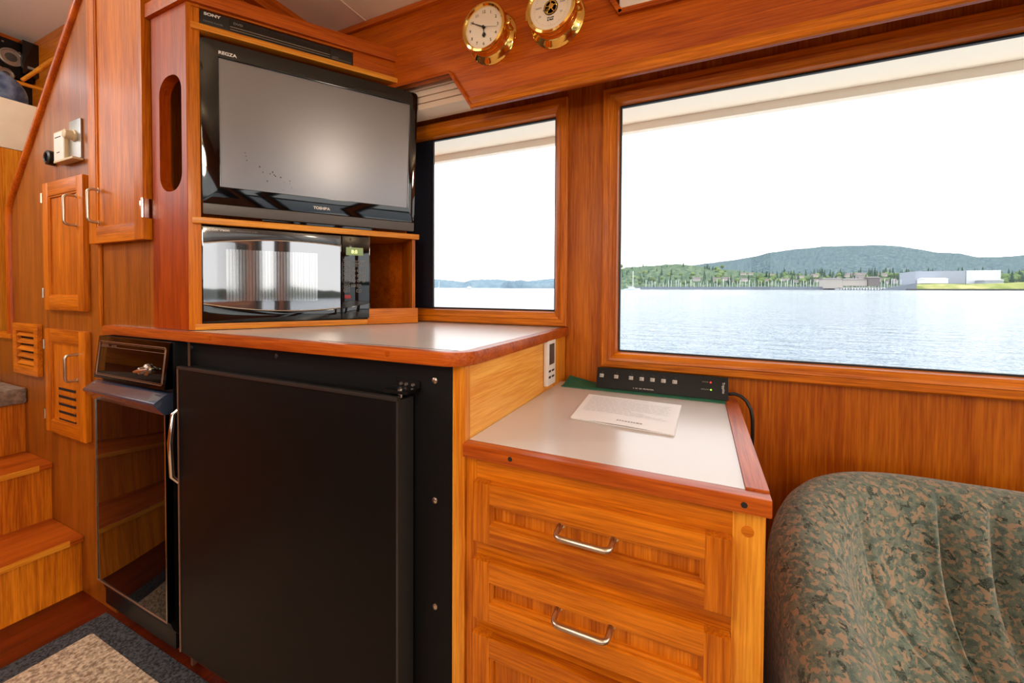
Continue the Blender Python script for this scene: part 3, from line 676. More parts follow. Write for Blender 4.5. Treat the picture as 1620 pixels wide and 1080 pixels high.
mb = MB(); mb.box(-1.72, -.424, .664, .68, -1.069, -.985, 'floor_wood'); mb.build('kick_board', t)
mb = MB(); mb.box(-1.308, -1.298, .652, .67, -1.069, -.1385, 'copper_line'); mb.build('trim_edge', t)
# refrigerator
t = thing('refrigerator', 'large matt black refrigerator built in under the high counter', 'refrigerator', (-.86, .75, -.99))
mb = MB(); mb.box(-1.296, -.426, .652, .662, -.984, -.140, 'frame_black', .002); mb.box(-1.25, -.52, .664, 1.15, -.98, -.16, 'frame_black'); mb.build('frame', t)
mb = MB(); mb.box(-1.2505, -.5145, .600, .640, -.966, -.2025, 'black_steel', .004)
mb.box(-1.2505, -.513, .597, .608, -.2065, -.1985, 'black_edge', .002); mb.box(-.5185, -.5125, .600, .646, -.966, -.2055, 'black_edge', .002); mb.box(-1.2515, -1.2485, .598, .604, -.966, -.2, 'copper_line'); d = mb.build('door', t)
mb = MB(); mb.box(-1.24, -.525, .6405, .6515, -.955, -.212, 'rubber', .003); mb.build('door_seal', t)
mb = MB(); mb.tube([(-1.2545, .606, -.314), (-1.2575, .592, -.325), (-1.2585, .585, -.40), (-1.2575, .588, -.49), (-1.2545, .604, -.512)], [.006, .007, .0075, .007, .006], 'chrome', 12, flat=.8); mb.build('handle', d)
mb = MB(); mb.box(-.560, -.500, .610, .652, -.1955, -.189, 'black_satin', .001); mb.box(-.560, -.500, .648, .652, -.1955, -.176, 'black_satin', .001); mb.build('hinge', t)
for u in (-.545, -.532, -.515):
    mb = MB(); mb.lathe([(.004, 0), (.003, .003)], (u, .648, -.1845), 'nickel', 'y', 10); mb.build('screw', t)
mb = MB(); mb.tube([(-.522, .618, -.204), (-.522, .618, -.186)], .005, 'chrome', 10); mb.build('hinge_pin', t)
for (u, z) in ((-.466, -.172), (-.4655, -.4075), (-.465, -.6185), (-1.287, -.158), (-.93, -.157)):
    mb = MB(); mb.lathe([(.0065, 0), (.006, .002), (.003, .0035)], (u, .6525, z), 'nickel' if u > -.5 else 'black_edge', 'y', 14); mb.build('bolt', t)
# compactor
t = thing('trash_compactor', 'narrow glossy black compactor with keyed control panel left of refrigerator', 'compactor', (-1.513, .75, -1.02))
CX0, CX1 = -1.715, -1.311
mb = MB(); mb.box(CX0+.002, CX1, .618, 1.15, -1.0, -.142, 'black_satin', .003); mb.build('body', t)
mb = MB(); mb.prism([(.612, -.1415), (.598, -.270), (.6175, -.270), (.6175, -.1415)], CX0, CX1, 'yz', 'black_glass', bev=.003); cp = mb.build('control_panel', t)
def cpm(x, z, off=0):  # a point on the leaning control panel
    k = (z+.1415)/(-.270+.1415); return (x, .612-.014*k-off, z)
mb = MB()
def ringp(x0, x1, z0, z1, r, wd):
    pts = rrect(x0, x1, z0, z1, r, 4); mb.tube([cpm(p[0], p[1], .0006) for p in pts], wd, 'copper_line', 6, closed=True)
ringp(CX0+.014, CX1-.014, -.259, -.157, .008, .0013); ringp(CX0+.019, CX1-.019, -.255, -.161, .006, .0006)
mb.tube([cpm(CX0+.02, -.1725, .0005), cpm(CX1-.02, -.1725, .0005)], .0006, 'copper_line', 6); mb.build('pin_stripe', cp)
p = cpm(-1.405, -.222, 0)
mb = MB(); mb.lathe([(.017, 0), (.016, .006), (.010, .010), (.009, .022), (.006, .024)], p, 'nickel', 'y', 20); k_ = mb.build('key_knob', cp)
mb = MB(); mb.tube([(p[0]-.034, p[1]-.018, p[2]-.006), (p[0], p[1]-.020, p[2]), (p[0]+.034, p[1]-.016, p[2]+.006)], [.003, .006, .003], 'nickel', 8); mb.build('lever', k_)
text('GENERAL', .009, Matrix.Translation(cpm(CX0+.03, -.1705, .0012)) @ Matrix.Rotation(PI/2, 4, 'X'), 'copper_line', cp, sx=1.2); text('ELECTRIC', .007, Matrix.Translation(cpm(CX0+.092, -.1700, .0012)) @ Matrix.Rotation(PI/2, 4, 'X'), 'copper_line', cp)
mb = MB(); mb.prism([(.6175, -.279), (.604, -.279), (.574, -.300), (.572, -.306), (.596, -.337), (.6175, -.337)], CX0-.001, CX1+.001, 'yz', 'ledge_blue', bev=.0015); mb.build('pull_ledge', t)
mb = MB(); mb.box(CX0+.002, CX1-.002, .600, .6175, -.912, -.338, 'black_glass', .002); d = mb.build('door', t)
mb = MB()
for x in (CX0+.003, CX1-.003): mb.box(x-.002, x+.002, .5985, .6005, -.912, -.30, 'nickel', .0005)
mb.box(CX0+.003, CX1-.003, .5985, .6005, -.913, -.909, 'copper_line', .0005); mb.build('metal_edge', d)
mb = MB(); mb.prism([(.604, -.915), (.612, -.94), (.640, -.985), (.650, -.985), (.650, -.915)], CX0+.01, CX1+.003, 'yz', 'black_satin', bev=.003); mb.build('toe_guard', t)
mb = MB(); mb.tube([(CX0-.004, .585, -.300), (CX0-.004, .585, -.318)], .005, 'chrome', 8); mb.build('catch', t)

# ================================================================== DRAWER CABINET
t = thing('drawer_cabinet', 'low teak drawer cabinet beside the patterned chair', 'cabinet', (-.15, .95, -1.07))
XA, XB, FY = -.3955, .088, .655
mb = MB()
mb.box(XA, -.372, FY, FY+.02, -1.069, -.3055, 'teak_z', .001); mb.box(.047, XB, FY-.001, FY+.02, -1.069, -.3055, 'teak_light_z', .002)
for (z0, z1) in ((-.348, -.3055), (-.488, -.450), (-.626, -.592), (-.806, -.776), (-1.069, -.97)): mb.box(-.3725, .0475, FY, FY+.018, z0, z1, 'teak_x')
mb.build('face_frame', t)
mb = MB(); mb.box(XB-.016, XB-.001, FY+.02, 1.255, -1.069, -.3055, 'teak_z'); mb.build('side_panel', t)
mb = MB(); mb.box(XA, XB-.017, 1.24, 1.25, -1.069, -.3055, 'teak_z'); mb.build('back_panel', t)
mb = MB(); mb.lathe([(.008, 0), (.008, .0008)], (.066, FY-.001, -.335), 'teak_x', 'y', 16); mb.build('wood_plug', t)
for i, (z1, z0) in enumerate(((-.344, -.4525), (-.4855, -.5945), (-.623, -.779), (-.803, -.972))):
    mb = panel_door(-.371, .0465, z0, z1, .636, .0185, .035, rec=.012, rail=.036); d = mb.build('drawer', t)
    zc = z1-.043 if i < 2 else (z0+z1)/2
    x0_ = -.206-.003*i
    pull((x0_, .6482, zc), (x0_+.088, .6482, zc), (0, -.037, -.004), .0048, 'nickel', d)
t = thing('side_counter', 'low white laminate counter top edged in teak beside the chair', 'counter', (-.15, .95, -.305))
DZ = -.2795; NX = .0935
mb = MB(); mb.box(-.3955, NX, .640, .664, -.3045, DZ, 'teak_nose_x', .003); mb.build('front_nosing', t)
mb = MB(); mb.box(.0635, NX, .6645, 1.225, -.3045, DZ+.003, 'teak_nose_y', .003); mb.build('side_nosing', t)
mb = MB(); mb.box(-.3955, .063, .6645, 1.235, -.3045, DZ-.0005, 'laminate'); mb.build('worktop', t)
for x in (-.298, .060):
    mb = MB(); mb.lathe([(.0042, 0), (.0042, .0006)], (x, .6399, -.292), 'ink', 'y', 12); mb.build('screw_hole', t)

# ================================================================== THINGS ON THE LOW COUNTER
# power strip leaning on the wall
e0 = -.273; PWID = .3445; lean = math.radians(-22)
t = thing('power_strip', 'long black rack power strip leaning under the big window', 'power strip', (e0, 1.180, -.2755)); t.rotation_euler = (lean, 0, 0)
def pb(mb, name, parent=None): return mb.build(name, parent or t, False)
mb = MB(); mb.box(0, PWID, 0, .036, 0, .0600, 'strip_black', .0012); pb(mb, 'body')
def pu(x, y=600): p = at(x, y, 1.19); return p.x-e0
for px_ in (951.5, 974.5, 998, 1015, 1032, 1049.5, 1067.5):
    u = pu(px_); z = .036
    mb = MB(); mb.box(u-.0058, u+.0058, -.0008, .0005, z-.005, z+.005, 'outlet', .0004); o = pb(mb, 'outlet')
    mb = MB(); mb.box(u-.0042, u-.0028, -.0012, 0, z-.004, z+.003, 'ink'); mb.box(u+.0005, u+.0014, -.0012, 0, z-.004, z+.003, 'ink'); mb.lathe([(.0026, 0), (.0026, .0004)], (u+.0016, -.0003, z+.0105), 'ink', 'y', 10); pb(mb, 'pin_holes', o)
for (px_, z, m) in ((1124.5, .0430, 'red_lamp'), (1125, .0235, 'green_lamp')):
    u = pu(px_); mb = MB(); mb.lathe([(.0024, 0), (.0024, .001), (.001, .002)], (u, 0, z), m, 'y', 12); pb(mb, 'indicator_lamp')
def pt(s, size, u, z, mat='grey_print', rot=0, sx=1): return text(s, size, Matrix.Translation((u, -.0004, z)) @ Matrix.Rotation(PI/2, 4, 'X') @ Matrix.Rotation(rot, 4, 'Z'), mat, t, sx=sx, world=False)
pt('POWER', .0045, pu(1111), .0418); pt('GROUND', .0045, pu(1109), .0222)
pt('Tripplite', .0085, pu(1143), .046, 'white_print', -PI/2); pt('A  15A  120V  PROTECTION', .0045, pu(1002), .0065, 'white_print')
mb = MB(); cpts = [(.0725, 1.196, -.262), (.086, 1.192, -.2585), (.100, 1.186, -.262), (.112, 1.18, -.272), (.121, 1.175, -.290), (.125, 1.175, -.315), (.126, 1.18, -.36), (.126, 1.2, -.5), (.13, 1.22, -.7)]
mb.tube(cpts, .0042, 'rubber', 10); mb.build('power_cord', t)
# green mat
mb = MB(); vs = []; fs = []; NX_ = 40; NY_ = 6
for s_ in (0, 1):
    for i in range(NX_+1):
        for j in range(NY_+1):
            x = -.372+(.0705+.372)*i/NX_; f = j/NY_
            c = max(0, (-.285-x)/.087)
            y = 1.158+.092*f-.0*c; z = DZ+.0006+.0022*s_+(.015*min(c, 1.2)**1.3)*max(0, f-.25)/.75+.0005*math.sin(x*90)
            if i == 0: z += 0
            vs.append((x, y, z))
K = (NX_+1)*(NY_+1)
for i in range(NX_):
    for j in range(NY_):
        a = i*(NY_+1)+j; b = a+NY_+1
        fs += [(a, a+1, b+1, b), (K+a, K+b, K+b+1, K+a+1)]
for i in range(NX_):
    a = i*(NY_+1); b = a+NY_+1; fs += [(a, b, K+b, K+a), (a+NY_, K+a+NY_, K+b+NY_, b+NY_)]
for j in range(NY_):
    a = j; fs += [(a, K+a, K+a+1, a+1)]; a = NX_*(NY_+1)+j; fs += [(a, a+1, K+a+1, K+a)]
mb.add(vs, fs, 'mat_green', True); tag(mb.build('green_mat'), 'green non-slip mat curling up at its left end under the power strip', 'mat')
# folded papers
t = thing('folded_papers', 'folded white printed papers lying on the low white counter', 'papers', (-.15, .97, DZ))
A, B, C_, D_ = Vector((-.257, .869)), Vector((-.271, 1.093)), Vector((-.037, 1.083)), Vector((-.043, .849))
def sheet(z0, z1, bow, sh, m='paper'):
    mb = MB(); vs = []; n = 16
    for s_ in (0, 1):
        for i in range(n+1):
            for j in (0, .5, 1):
                f = i/n; p = (A*(1-f)+D_*f)*(1-j)+(B*(1-f)+C_*f)*j
                z = (z0 if s_ == 0 else z1)+bow*(math.sin(PI*f)**2)*(1-j)*(1 if f > .2 else .7)
                vs.append((p.x+sh*(1-j), p.y+sh*.8*(1-j), z))
    K = (n+1)*3; fs = []
    for i in range(n):
        for j in (0, 1): a = i*3+j; fs += [(a, a+1, a+4, a+3), (K+a, K+a+3, K+a+4, K+a+1)]
        a = i*3; fs += [(a, a+3, K+a+3, K+a), (a+2, K+a+2, K+a+5, a+5)]
    fs += [(0, K, K+1, 1), (1, K+1, K+2, 2), (n*3, n*3+1, K+n*3+1, K+n*3), (n*3+1, n*3+2, K+n*3+2, K+n*3+1)]
    mb.add(vs, fs, m, True); return mb
sheet(DZ+.0002, DZ+.0018, 0, .002).build('under_sheet', t); sheet(DZ+.0026, DZ+.0036, .0022, 0).build('top_sheet', t)
mb = MB(); random.seed(5)
for k in range(14):
    j = .93-k*.045; a = .06; b = random.choice((.55, .9, .92, .88, .7))
    P = lambda f, jj: (A*(1-f)+D_*f)*(1-jj)+(B*(1-f)+C_*f)*jj
    f = a
    while f < b:
        g = min(b, f+random.uniform(.03, .09)); zz = DZ+.0039+.0022*max(math.sin(PI*f), math.sin(PI*g))**2*(1-j)
        p1, p2, p3, p4 = P(f, j), P(g, j), P(g, j-.011), P(f, j-.011)
        mb.add([(p1.x, p1.y, zz), (p2.x, p2.y, zz), (p3.x, p3.y, zz), (p4.x, p4.y, zz)], [(0, 3, 2, 1)], 'paper_line'); f = g+.012
mb.build('printed_lines', t)
f = .46
while f < .70:
    g = f+random.uniform(.012, .03); p1, p2 = P(f, .12), P(g, .12)
    mb = MB(); mb.box(p1.x, p2.x, p1.y-.0015, p1.y+.0015, DZ+.0054, DZ+.0062, 'grey_print'); mb.build('printed_word', t); f = g+.008
# small controller on the end of the high counter
t = thing('wall_remote', 'white remote control mounted on the end of the high counter', 'remote control', (-.390, 1.11, -.264))
mb = MB(); mb.box(-.3963, -.384, 1.072, 1.142, -.264, -.134, 'white_plastic', .004); mb.build('body', t)
mb = MB(); mb.box(-.3842, -.3832, 1.086, 1.128, -.205, -.146, 'lcd', .0004); mb.build('display', t)
mb = MB()
for z in (-.243, -.226): mb.box(-.3842, -.3832, 1.082, 1.098, z, z+.006, 'ink'); mb.box(-.3842, -.3832, 1.108, 1.126, z, z+.005, 'ink')
mb.build('buttons', t)

# ================================================================== CLOCK AND BAROMETER
def ship_case(t, cx, cz):
    mb = MB(); y = VY-.0005
    mb.lathe([(.081, 0), (.081, .003), (.076, .009), (.066, .014), (.062, .020), (.062, .036), (.066, .040), (.071, .047), (.073, .055), (.070, .062), (.064, .064), (.060, .060), (.060, .048)], (cx, y, cz), 'brass', 'y', 56, cap=False); mb.build('case', t)
    mb = MB(); mb.lathe([(.0598, 0), (.0598, .002)], (cx, y-.054, cz), 'dial', 'y', 48); d = mb.build('dial', t)
    mb = MB(); mb.tube([(cx-.0755, y-.046, cz-.012), (cx-.0755, y-.046, cz+.016)], .0035, 'brass', 10); mb.box(cx-.0755, cx-.066, y-.049, y-.043, cz-.010, cz+.013, 'brass', .001); mb.build('hinge', t)
    mb = MB(); mb.tube([(cx+.0735, y-.042, cz+.003), (cx+.0735, y-.012, cz+.003)], .004, 'brass', 10); mb.lathe([(.007, 0), (.007, .006), (.004, .008)], (cx+.0735, y-.04, cz+.003), 'brass', 'y', 14); mb.build('thumb_screw', t)
    for a in (0, PI/2, PI, 1.5*PI):
        a += .5; mb = MB(); mb.lathe([(.004, 0), (.003, .002)], (cx+.072*math.cos(a), y-.009, cz+.072*math.sin(a)), 'brass_dark', 'y', 10); mb.build('screw', t)
    return d, y-.0561
t = thing('clock', 'round brass ship clock with black hands on the wooden valance', 'clock', (-.588, VY, .706))
cx, cz = -.588, .781
d, fy = ship_case(t, cx, cz)
for h in range(1, 13):
    a = PI/2-h*PI/6; s = str(h); text(s, .0125, face_y(cx+.046*math.cos(a)-.0032*len(s), fy-.0001, cz+.046*math.sin(a)-.0045), 'ink', d, 'numeral')
mb = MB()
for k in range(60):
    a = k*PI/30; r0 = .0535 if k % 5 else .0525; mb.add([(cx+r*math.cos(a)+w_*math.sin(a), fy-.0002, cz+r*math.sin(a)-w_*math.cos(a)) for (r, w_) in ((r0, .0002), (.055, .0002), (.055, -.0002), (r0, -.0002))], [(0, 1, 2, 3)], 'grey_print')
mb.build('minute_track', d)
def hand(ang, pts, name, yy):
    mb = MB(); c, s = math.cos(ang), math.sin(ang); mb.prism([(cx+p[0]*c-p[1]*s, cz+p[0]*s+p[1]*c) for p in pts], yy, yy-.0006, 'xz', 'ink'); mb.build(name, t)
ha = PI/2-(5+52/60)*PI/6; ma = PI/2-49.8*PI/30
hand(ha, [(-.006, -.002), (.015, -.0012), (.019, -.005), (.024, -.006), (.031, 0), (.024, .006), (.019, .005), (.015, .0012), (-.006, .002)], 'hour_hand', fy-.002)
hand(ma, [(-.008, -.0022), (.044, -.0008), (.046, 0), (.044, .0008), (-.008, .0022)], 'minute_hand', fy-.0035)
hand(PI/2-17.2*PI/30, [(-.010, -.0005), (.048, -.0003), (.048, .0003), (-.010, .0005)], 'second_hand', fy-.005)
mb = MB(); mb.lathe([(.0045, 0), (.004, .006)], (cx, fy, cz), 'ink', 'y', 16); mb.build('hub', t)
t = thing('barometer', 'round brass barometer with open gear centre right of the clock', 'barometer', (-.382, VY, .705))
cx, cz = -.3795, .780
d, fy = ship_case(t, cx, cz)
mb = MB(); mb.lathe([(.0205, 0), (.0205, .0008)], (cx, fy, cz+.0), 'ink', 'y', 32); mb.build('opening', d)
mb = MB(); mb.lathe([(.0185, .001), (.0185, .0016), (.016, .0016), (.016, .001)], (cx, fy, cz), 'brass', 'y', 32)
for k in range(5):
    a = .3+k*2*PI/5; mb.box(cx-.0, cx+.001, fy-.0022, fy-.001, cz, cz+.001, 'brass'); mb.tube([(cx, fy-.0025, cz), (cx+.017*math.cos(a), fy-.0025, cz+.017*math.sin(a))], .0016, 'brass', 6)
mb.lathe([(.008, .001), (.007, .004), (.002, .005)], (cx+.002, fy, cz+.002), 'brass', 'y', 18); mb.lathe([(.005, .001), (.004, .004)], (cx-.008, fy, cz-.007), 'brass_dark', 'y', 14); mb.build('gear_work', d)
mb = MB()
for k in range(60):
    if 13 <= k <= 17: continue
    a = k*PI/30; r0 = .047 if k % 5 else .044; mb.add([(cx+r*math.cos(a)+w_*math.sin(a), fy-.0002, cz+r*math.sin(a)-w_*math.cos(a)) for (r, w_) in ((r0, .0003), (.050, .0003), (.050, -.0003), (r0, -.0003))], [(0, 1, 2, 3)], 'grey_print')
mb.build('scale_marks', d)
for s, a in (('29', 210), ('30', 90), ('31', -30), ('RAIN', 170), ('FAIR', 12)):
    a = math.radians(a); text(s, .0075, face_y(cx+.036*math.cos(a)-.0022*len(s), fy-.0001, cz+.036*math.sin(a)-.002), 'grey_print', d)
text('Weems', .0062, face_y(cx-.0105, fy-.0002, cz-.0285), 'ink', d, bold=.0002); text('& Plath', .0062, face_y(cx-.010, fy-.0002, cz-.0345), 'ink', d, bold=.0002)
hand_ = MB(); hand_.tube([(cx-.022, fy-.003, cz-.006), (cx+.010, fy-.003, cz+.003)], .0007, 'ink', 6); hand_.build('pointer', t)
# pleated blind stack seen through the valance notch
mb = MB()
for k in range(4): mb.box(-1.25, -.68, 1.155+.002*k, 1.235, .632+k*.024, .653+k*.024, 'shade_cloth', .006)
tag(mb.build('window_blind'), 'stack of beige pleated blind above the small window', 'blind')

# ================================================================== RUG
t = thing('rug', 'tan floor rug with dark speckled border at the foot of steps', 'rug', (-.9, .1, -1.07))
mb = MB(); mb.box(-1.765, .6, -.9, .638, -1.0695, -1.061, 'rug_dark', .003); mb.build('border', t)
mb = MB(); mb.box(-1.690, .52, -.82, .578, -1.0605, -1.0575, 'rug_tan', .001); mb.build('field', t)

# ================================================================== TUB CHAIR
t = thing('tub_chair', 'upholstered tub chair in sage and peach fleck fabric with pleated back', 'chair', (.62, .72, -1.07))
def chair_path(s):
    """plan of the outer back, s from 0 (left arm front) to 1 (right arm front)"""
    xl, xr, yb, yf, r = .118, 1.10, 1.20, .30, .32
    segs = [yb-r-yf, PI/2*r, xr-xl-2*r, PI/2*r, yb-r-yf]; Lt = sum(segs); d = s*Lt
    if d < segs[0]: return Vector((xl+.02*(1-d/segs[0])**2, yf+d)), Vector((1, 0))
    d -= segs[0]
    if d < segs[1]: a = PI-d/r; return Vector((xl+r+r*math.cos(a), yb-r+r*math.sin(a))), Vector((-math.cos(a), -math.sin(a)))
    d -= segs[1]
    if d < segs[2]: return Vector((xl+r+d, yb)), Vector((0, -1))
    d -= segs[2]
    if d < segs[3]: a = PI/2-d/r; return Vector((xr-r+r*math.cos(a), yb-r+r*math.sin(a))), Vector((-math.cos(a), -math.sin(a)))
    d -= segs[3]; return Vector((xr, yb-r-d)), Vector((-1, 0))
NS = 760; prof = None; vs = []; rows = []
for i in range(NS+1):
    s = i/NS; p, nrm = chair_path(s); back = max(0, min(1, (p.y-.45)/.72)); back = back*back*(3-2*back)
    h = -.56+.175*back
    lean_in = .10+.05*back
    pr = [(0.03, -.98), (.0, -.93), (0, h-.16), (.004, h-.07), (.018, h-.025), (.045, h-.003), (.075, h), (.105, h-.010), (.125, h-.04), (.138, h-.10), (.150, h-.18), (lean_in+.07, h-.26), (lean_in+.15, -.66), (lean_in+.17, -.80)]
    pleat = 0
    for ps in (.432, .4625, .535, .60): pleat += 1.9*math.exp(-((s-ps)/(.0030 if s < ps else .0085))**2)-.45*math.exp(-((s-ps+.009)/.006)**2)
    seam = math.exp(-((s-.33)/.006)**2)
    row = []
    for k, (o, z) in enumerate(pr):
        if k >= 8: o -= .020*pleat*min(1, (k-7)/3)+.010*seam*min(1, (k-7)/2)
        q_ = p+nrm*o; row.append(len(vs)); vs.append((q_.x, q_.y, z))
    rows.append(row)
fs = []
for i in range(NS):
    for k in range(13): fs.append((rows[i][k], rows[i+1][k], rows[i+1][k+1], rows[i][k+1]))
fs.append(tuple(rows[0])); fs.append(tuple(reversed(rows[-1])))
mb = MB(); mb.add(vs, fs, 'upholstery', True); o = mb.build('backrest', t)
md = o.modifiers.new('smooth', 'SUBSURF'); md.levels = 1; md.render_levels = 1
mb = MB(); cushion(mb, (.61, .62, -.80), (.36, .38, .065), 'upholstery', 5, 24); mb.build('seat', t)
mb = MB(); mb.box(.2, 1.02, .36, 1.0, -.965, -.85, 'upholstery', .03); mb.build('seat_base', t)
mb = MB(); mb.lathe([(.28, 0), (.28, .03), (.06, .05), (.05, .12)], (.61, .72, -1.0695), 'teak_red_x', 'z', 36, 1); mb.build('swivel_base', t)

# ================================================================== OUTSIDE
# the boat floats a little bow-down, so the sea plane is slightly inclined to the cabin
KX, KY = -.0022, .0122
def sea(x, y): return -2.2+KX*x+KY*y
# roof overhang above the windows
t = thing('roof_overhang', 'cream exterior roof overhang above the windows', 'overhang', (.5, 1.45, .60))
mb = MB(); mb.box(-3.0, 4.0, 1.33, 1.60, .622, .68, 'gelcoat', .004); mb.build('soffit', t)
mb = MB(); mb.box(-3.0, 4.0, 1.545, 1.575, .594, .6225, 'gelcoat', .004); mb.build('drip_lip', t)
mb = MB(); mb.box(-3.0, 4.0, 1.33, 2.7, -.66, -.60, 'gelcoat', .01); mb.box(-3.0, 4.0, 2.68, 2.72, -.66, -.52, 'gelcoat', .01)  # white deck added below view, made wide to throw light up at the soffit
tag(mb.build('bounce_side_deck'), 'unseen white side deck below the windows, added to bounce light onto the soffit', 'deck')
mb = MB(); mb.box(2.7, 6.0, -2.4, 1.9, -1.12, -1.07, 'gelcoat', .01); tag(mb.build('bounce_cockpit_deck'), 'unseen white cockpit deck outside the aft doors, added to bounce light indoors', 'deck')  # added out of view to bounce daylight through the doors onto the ceiling
mb = MB(); mb.box(-3.6, 2.6, -2.7, -1.98, -.66, -.60, 'gelcoat', .01); tag(mb.build('bounce_side_deck'), 'unseen white port side deck behind the viewer, added to bounce light indoors', 'deck')  # port deck added out of view to bounce daylight in at the windows
mb = MB(); S = 9000
mb.add([(-S, -S, sea(-S, -S)), (S, -S, sea(S, -S)), (S, S, sea(S, S)), (-S, S, sea(-S, S))], [(0, 1, 2, 3)], 'sea')
o = mb.build('sea', kind='stuff'); tag(o, 'pale rippled bay water outside the windows', 'water'); 
def ridge(name, label, pts, Y, mat, depth=500, amp=1.0, cat='hill', step=3, seed=0, fuzz=1.2, flat=0):
    """land form whose crest follows the pixels pts when seen from the cabin; solid mound with depth"""
    mb = MB(); vs = []; fs = []; cols = []
    x = pts[0][0]
    while x <= pts[-1][0]:
        for (a, b) in zip(pts[:-1], pts[1:]):
            if a[0] <= x <= b[0]: y = a[1]+(b[1]-a[1])*(x-a[0])/(b[0]-a[0]); break
        cols.append(at(x, y, Y)); x += step
    rows = ((0, 0), (.15, .35), (.35, .62), (.6, .85), (.8, .97), (1, 1), (1.3, .9), (2.0, 0))
    for i, c in enumerate(cols):
        for j, (f, hh) in enumerate(rows):
            yy = Y-depth*(1-f); xx = c.x*(yy/Y) if flat == 0 else c.x
            zb = sea(xx, yy); zt = c.z*(yy/Y if False else 1)
            z = zb-2+(zt-zb+2)*hh
            if hh > 0: z += noise.noise(Vector((xx*.02, yy*.02, seed)))*amp*Y*.0022*fuzz+noise.noise(Vector((xx*.09, yy*.09, seed+5)))*amp*Y*.0012*fuzz
            vs.append((xx, yy, z))
    n = len(rows)
    for i in range(len(cols)-1):
        for j in range(n-1): a = i*n+j; fs.append((a, a+n, a+n+1, a+1))
    mb.add(vs, fs, mat, False); o = mb.build(name); return tag(o, label, cat)
random.seed(11)
ridge('far_hill', 'broad wooded hill with painted-in blue-green haze across the bay behind the marina', [(900, 446), (960, 430), (1000, 424), (1060, 424), (1110, 420), (1150, 415), (1180, 411), (1220, 402), (1260, 397), (1300, 393), (1340, 392), (1380, 391), (1410, 392), (1450, 396), (1480, 402), (1520, 404), (1550, 410), (1580, 409), (1620, 406), (1700, 400), (1800, 405), (2000, 430)], 2600, 'hill_far', 900, 1.0, fuzz=.45)
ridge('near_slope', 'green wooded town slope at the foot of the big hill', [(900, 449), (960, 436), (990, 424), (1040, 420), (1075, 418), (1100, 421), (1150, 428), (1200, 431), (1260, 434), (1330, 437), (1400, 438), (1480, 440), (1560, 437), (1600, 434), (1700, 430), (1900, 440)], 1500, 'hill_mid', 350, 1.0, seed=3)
ridge('far_island', 'distant wooded shore with painted-in pale haze seen through the small window', [(560, 446), (640, 443), (688, 441), (715, 444), (735, 446), (745, 443), (760, 442), (795, 442), (805, 444), (830, 445), (850, 443), (870, 441), (900, 439), (940, 438)], 3200, 'hill_pale', 400, .6, seed=9)
def bumpy(name, label, pts, Y, mat, h, cat='wood'):
    return ridge(name, label, pts, Y, mat, 60, 1.2, cat, 1.2, 17, 1.3)
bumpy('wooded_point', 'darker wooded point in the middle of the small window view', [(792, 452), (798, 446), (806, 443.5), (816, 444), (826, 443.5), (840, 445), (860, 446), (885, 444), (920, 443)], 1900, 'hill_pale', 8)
# individual trees on the slope
def tree_mesh(kind, s):
    mb = MB(); mb.tube([(0, 0, -1), (0, 0, 3)], .5, 'piling', 5)
    if kind == 0:
        for k in range(4):
            z0 = 2+k*3.6; r = 3.4-.75*k; n = 9
            vs = [(r*math.cos(2*PI*i/n)*(1+.2*(i % 2)), r*math.sin(2*PI*i/n)*(1+.2*(i % 2)), z0) for i in range(n)]+[(0, 0, z0+5.4)]
            mb.add(vs, [(i, (i+1) % n, n) for i in range(n)]+[tuple(range(n-1, -1, -1))], 'tree_dark')
    else:
        b = bmesh.new(); bmesh.ops.create_icosphere(b, subdivisions=2, radius=5)
        for v in b.verts: v.co *= 1+.25*noise.noise(v.co*.6+Vector((s, 0, 0))); v.co.z = v.co.z*.9+6.5
        mb.merge(b, 'tree_light')
    me = bpy.data.meshes.new('tree'); bmesh.ops.recalc_face_normals(mb.bm, faces=list(mb.bm.faces)); mb.bm.to_mesh(me); mb.bm.free()
    for m in mb.mats: me.materials.append(M[m])
    return me
tms = [tree_mesh(0, 0), tree_mesh(1, 1), tree_mesh(1, 4)]
def ext(x, y, Y, me, name, label, cat, group, s=1.0, rz=0, up=None):
    p = at(x, y, Y); o = bpy.data.objects.new(name, me); sc.collection.objects.link(o)
    o.location = (p.x, p.y, (p.z if up is None else sea(p.x, p.y)+up)+H); o.scale = (s, s, s); o.rotation_euler = (0, 0, rz); return tag(o, label, cat, group)
random.seed(21)
fb = {0: bmesh.new()}; fmats = []
wood_bm = bmesh.new(); wm = []
for k in range(420):
    x = random.uniform(980, 1640); f = random.random(); yb = 452-(27 if x < 1150 else 17)*f; Yd = 1000+450*f
    me = tms[random.choice((0, 0, 1, 2))]; p = at(x, yb, Yd); sz = random.uniform(.7, 1.5)
    mi = []
    for m in me.materials:
        if m not in wm: wm.append(m)
        mi.append(wm.index(m))
    vv = [wood_bm.verts.new((v.co.x*sz+p.x, v.co.y*sz+p.y, v.co.z*sz+p.z)) for v in me.vertices]
    for pl in me.polygons: g = wood_bm.faces.new([vv[i] for i in pl.vertices]); g.material_index = mi[pl.material_index]
me = bpy.data.meshes.new('forest'); wood_bm.to_mesh(me); wood_bm.free()
for m in wm: me.materials.append(m)
tag(link('forest', me, None, True, 'stuff'), 'mixed green woods covering the town slope behind the marina', 'forest')
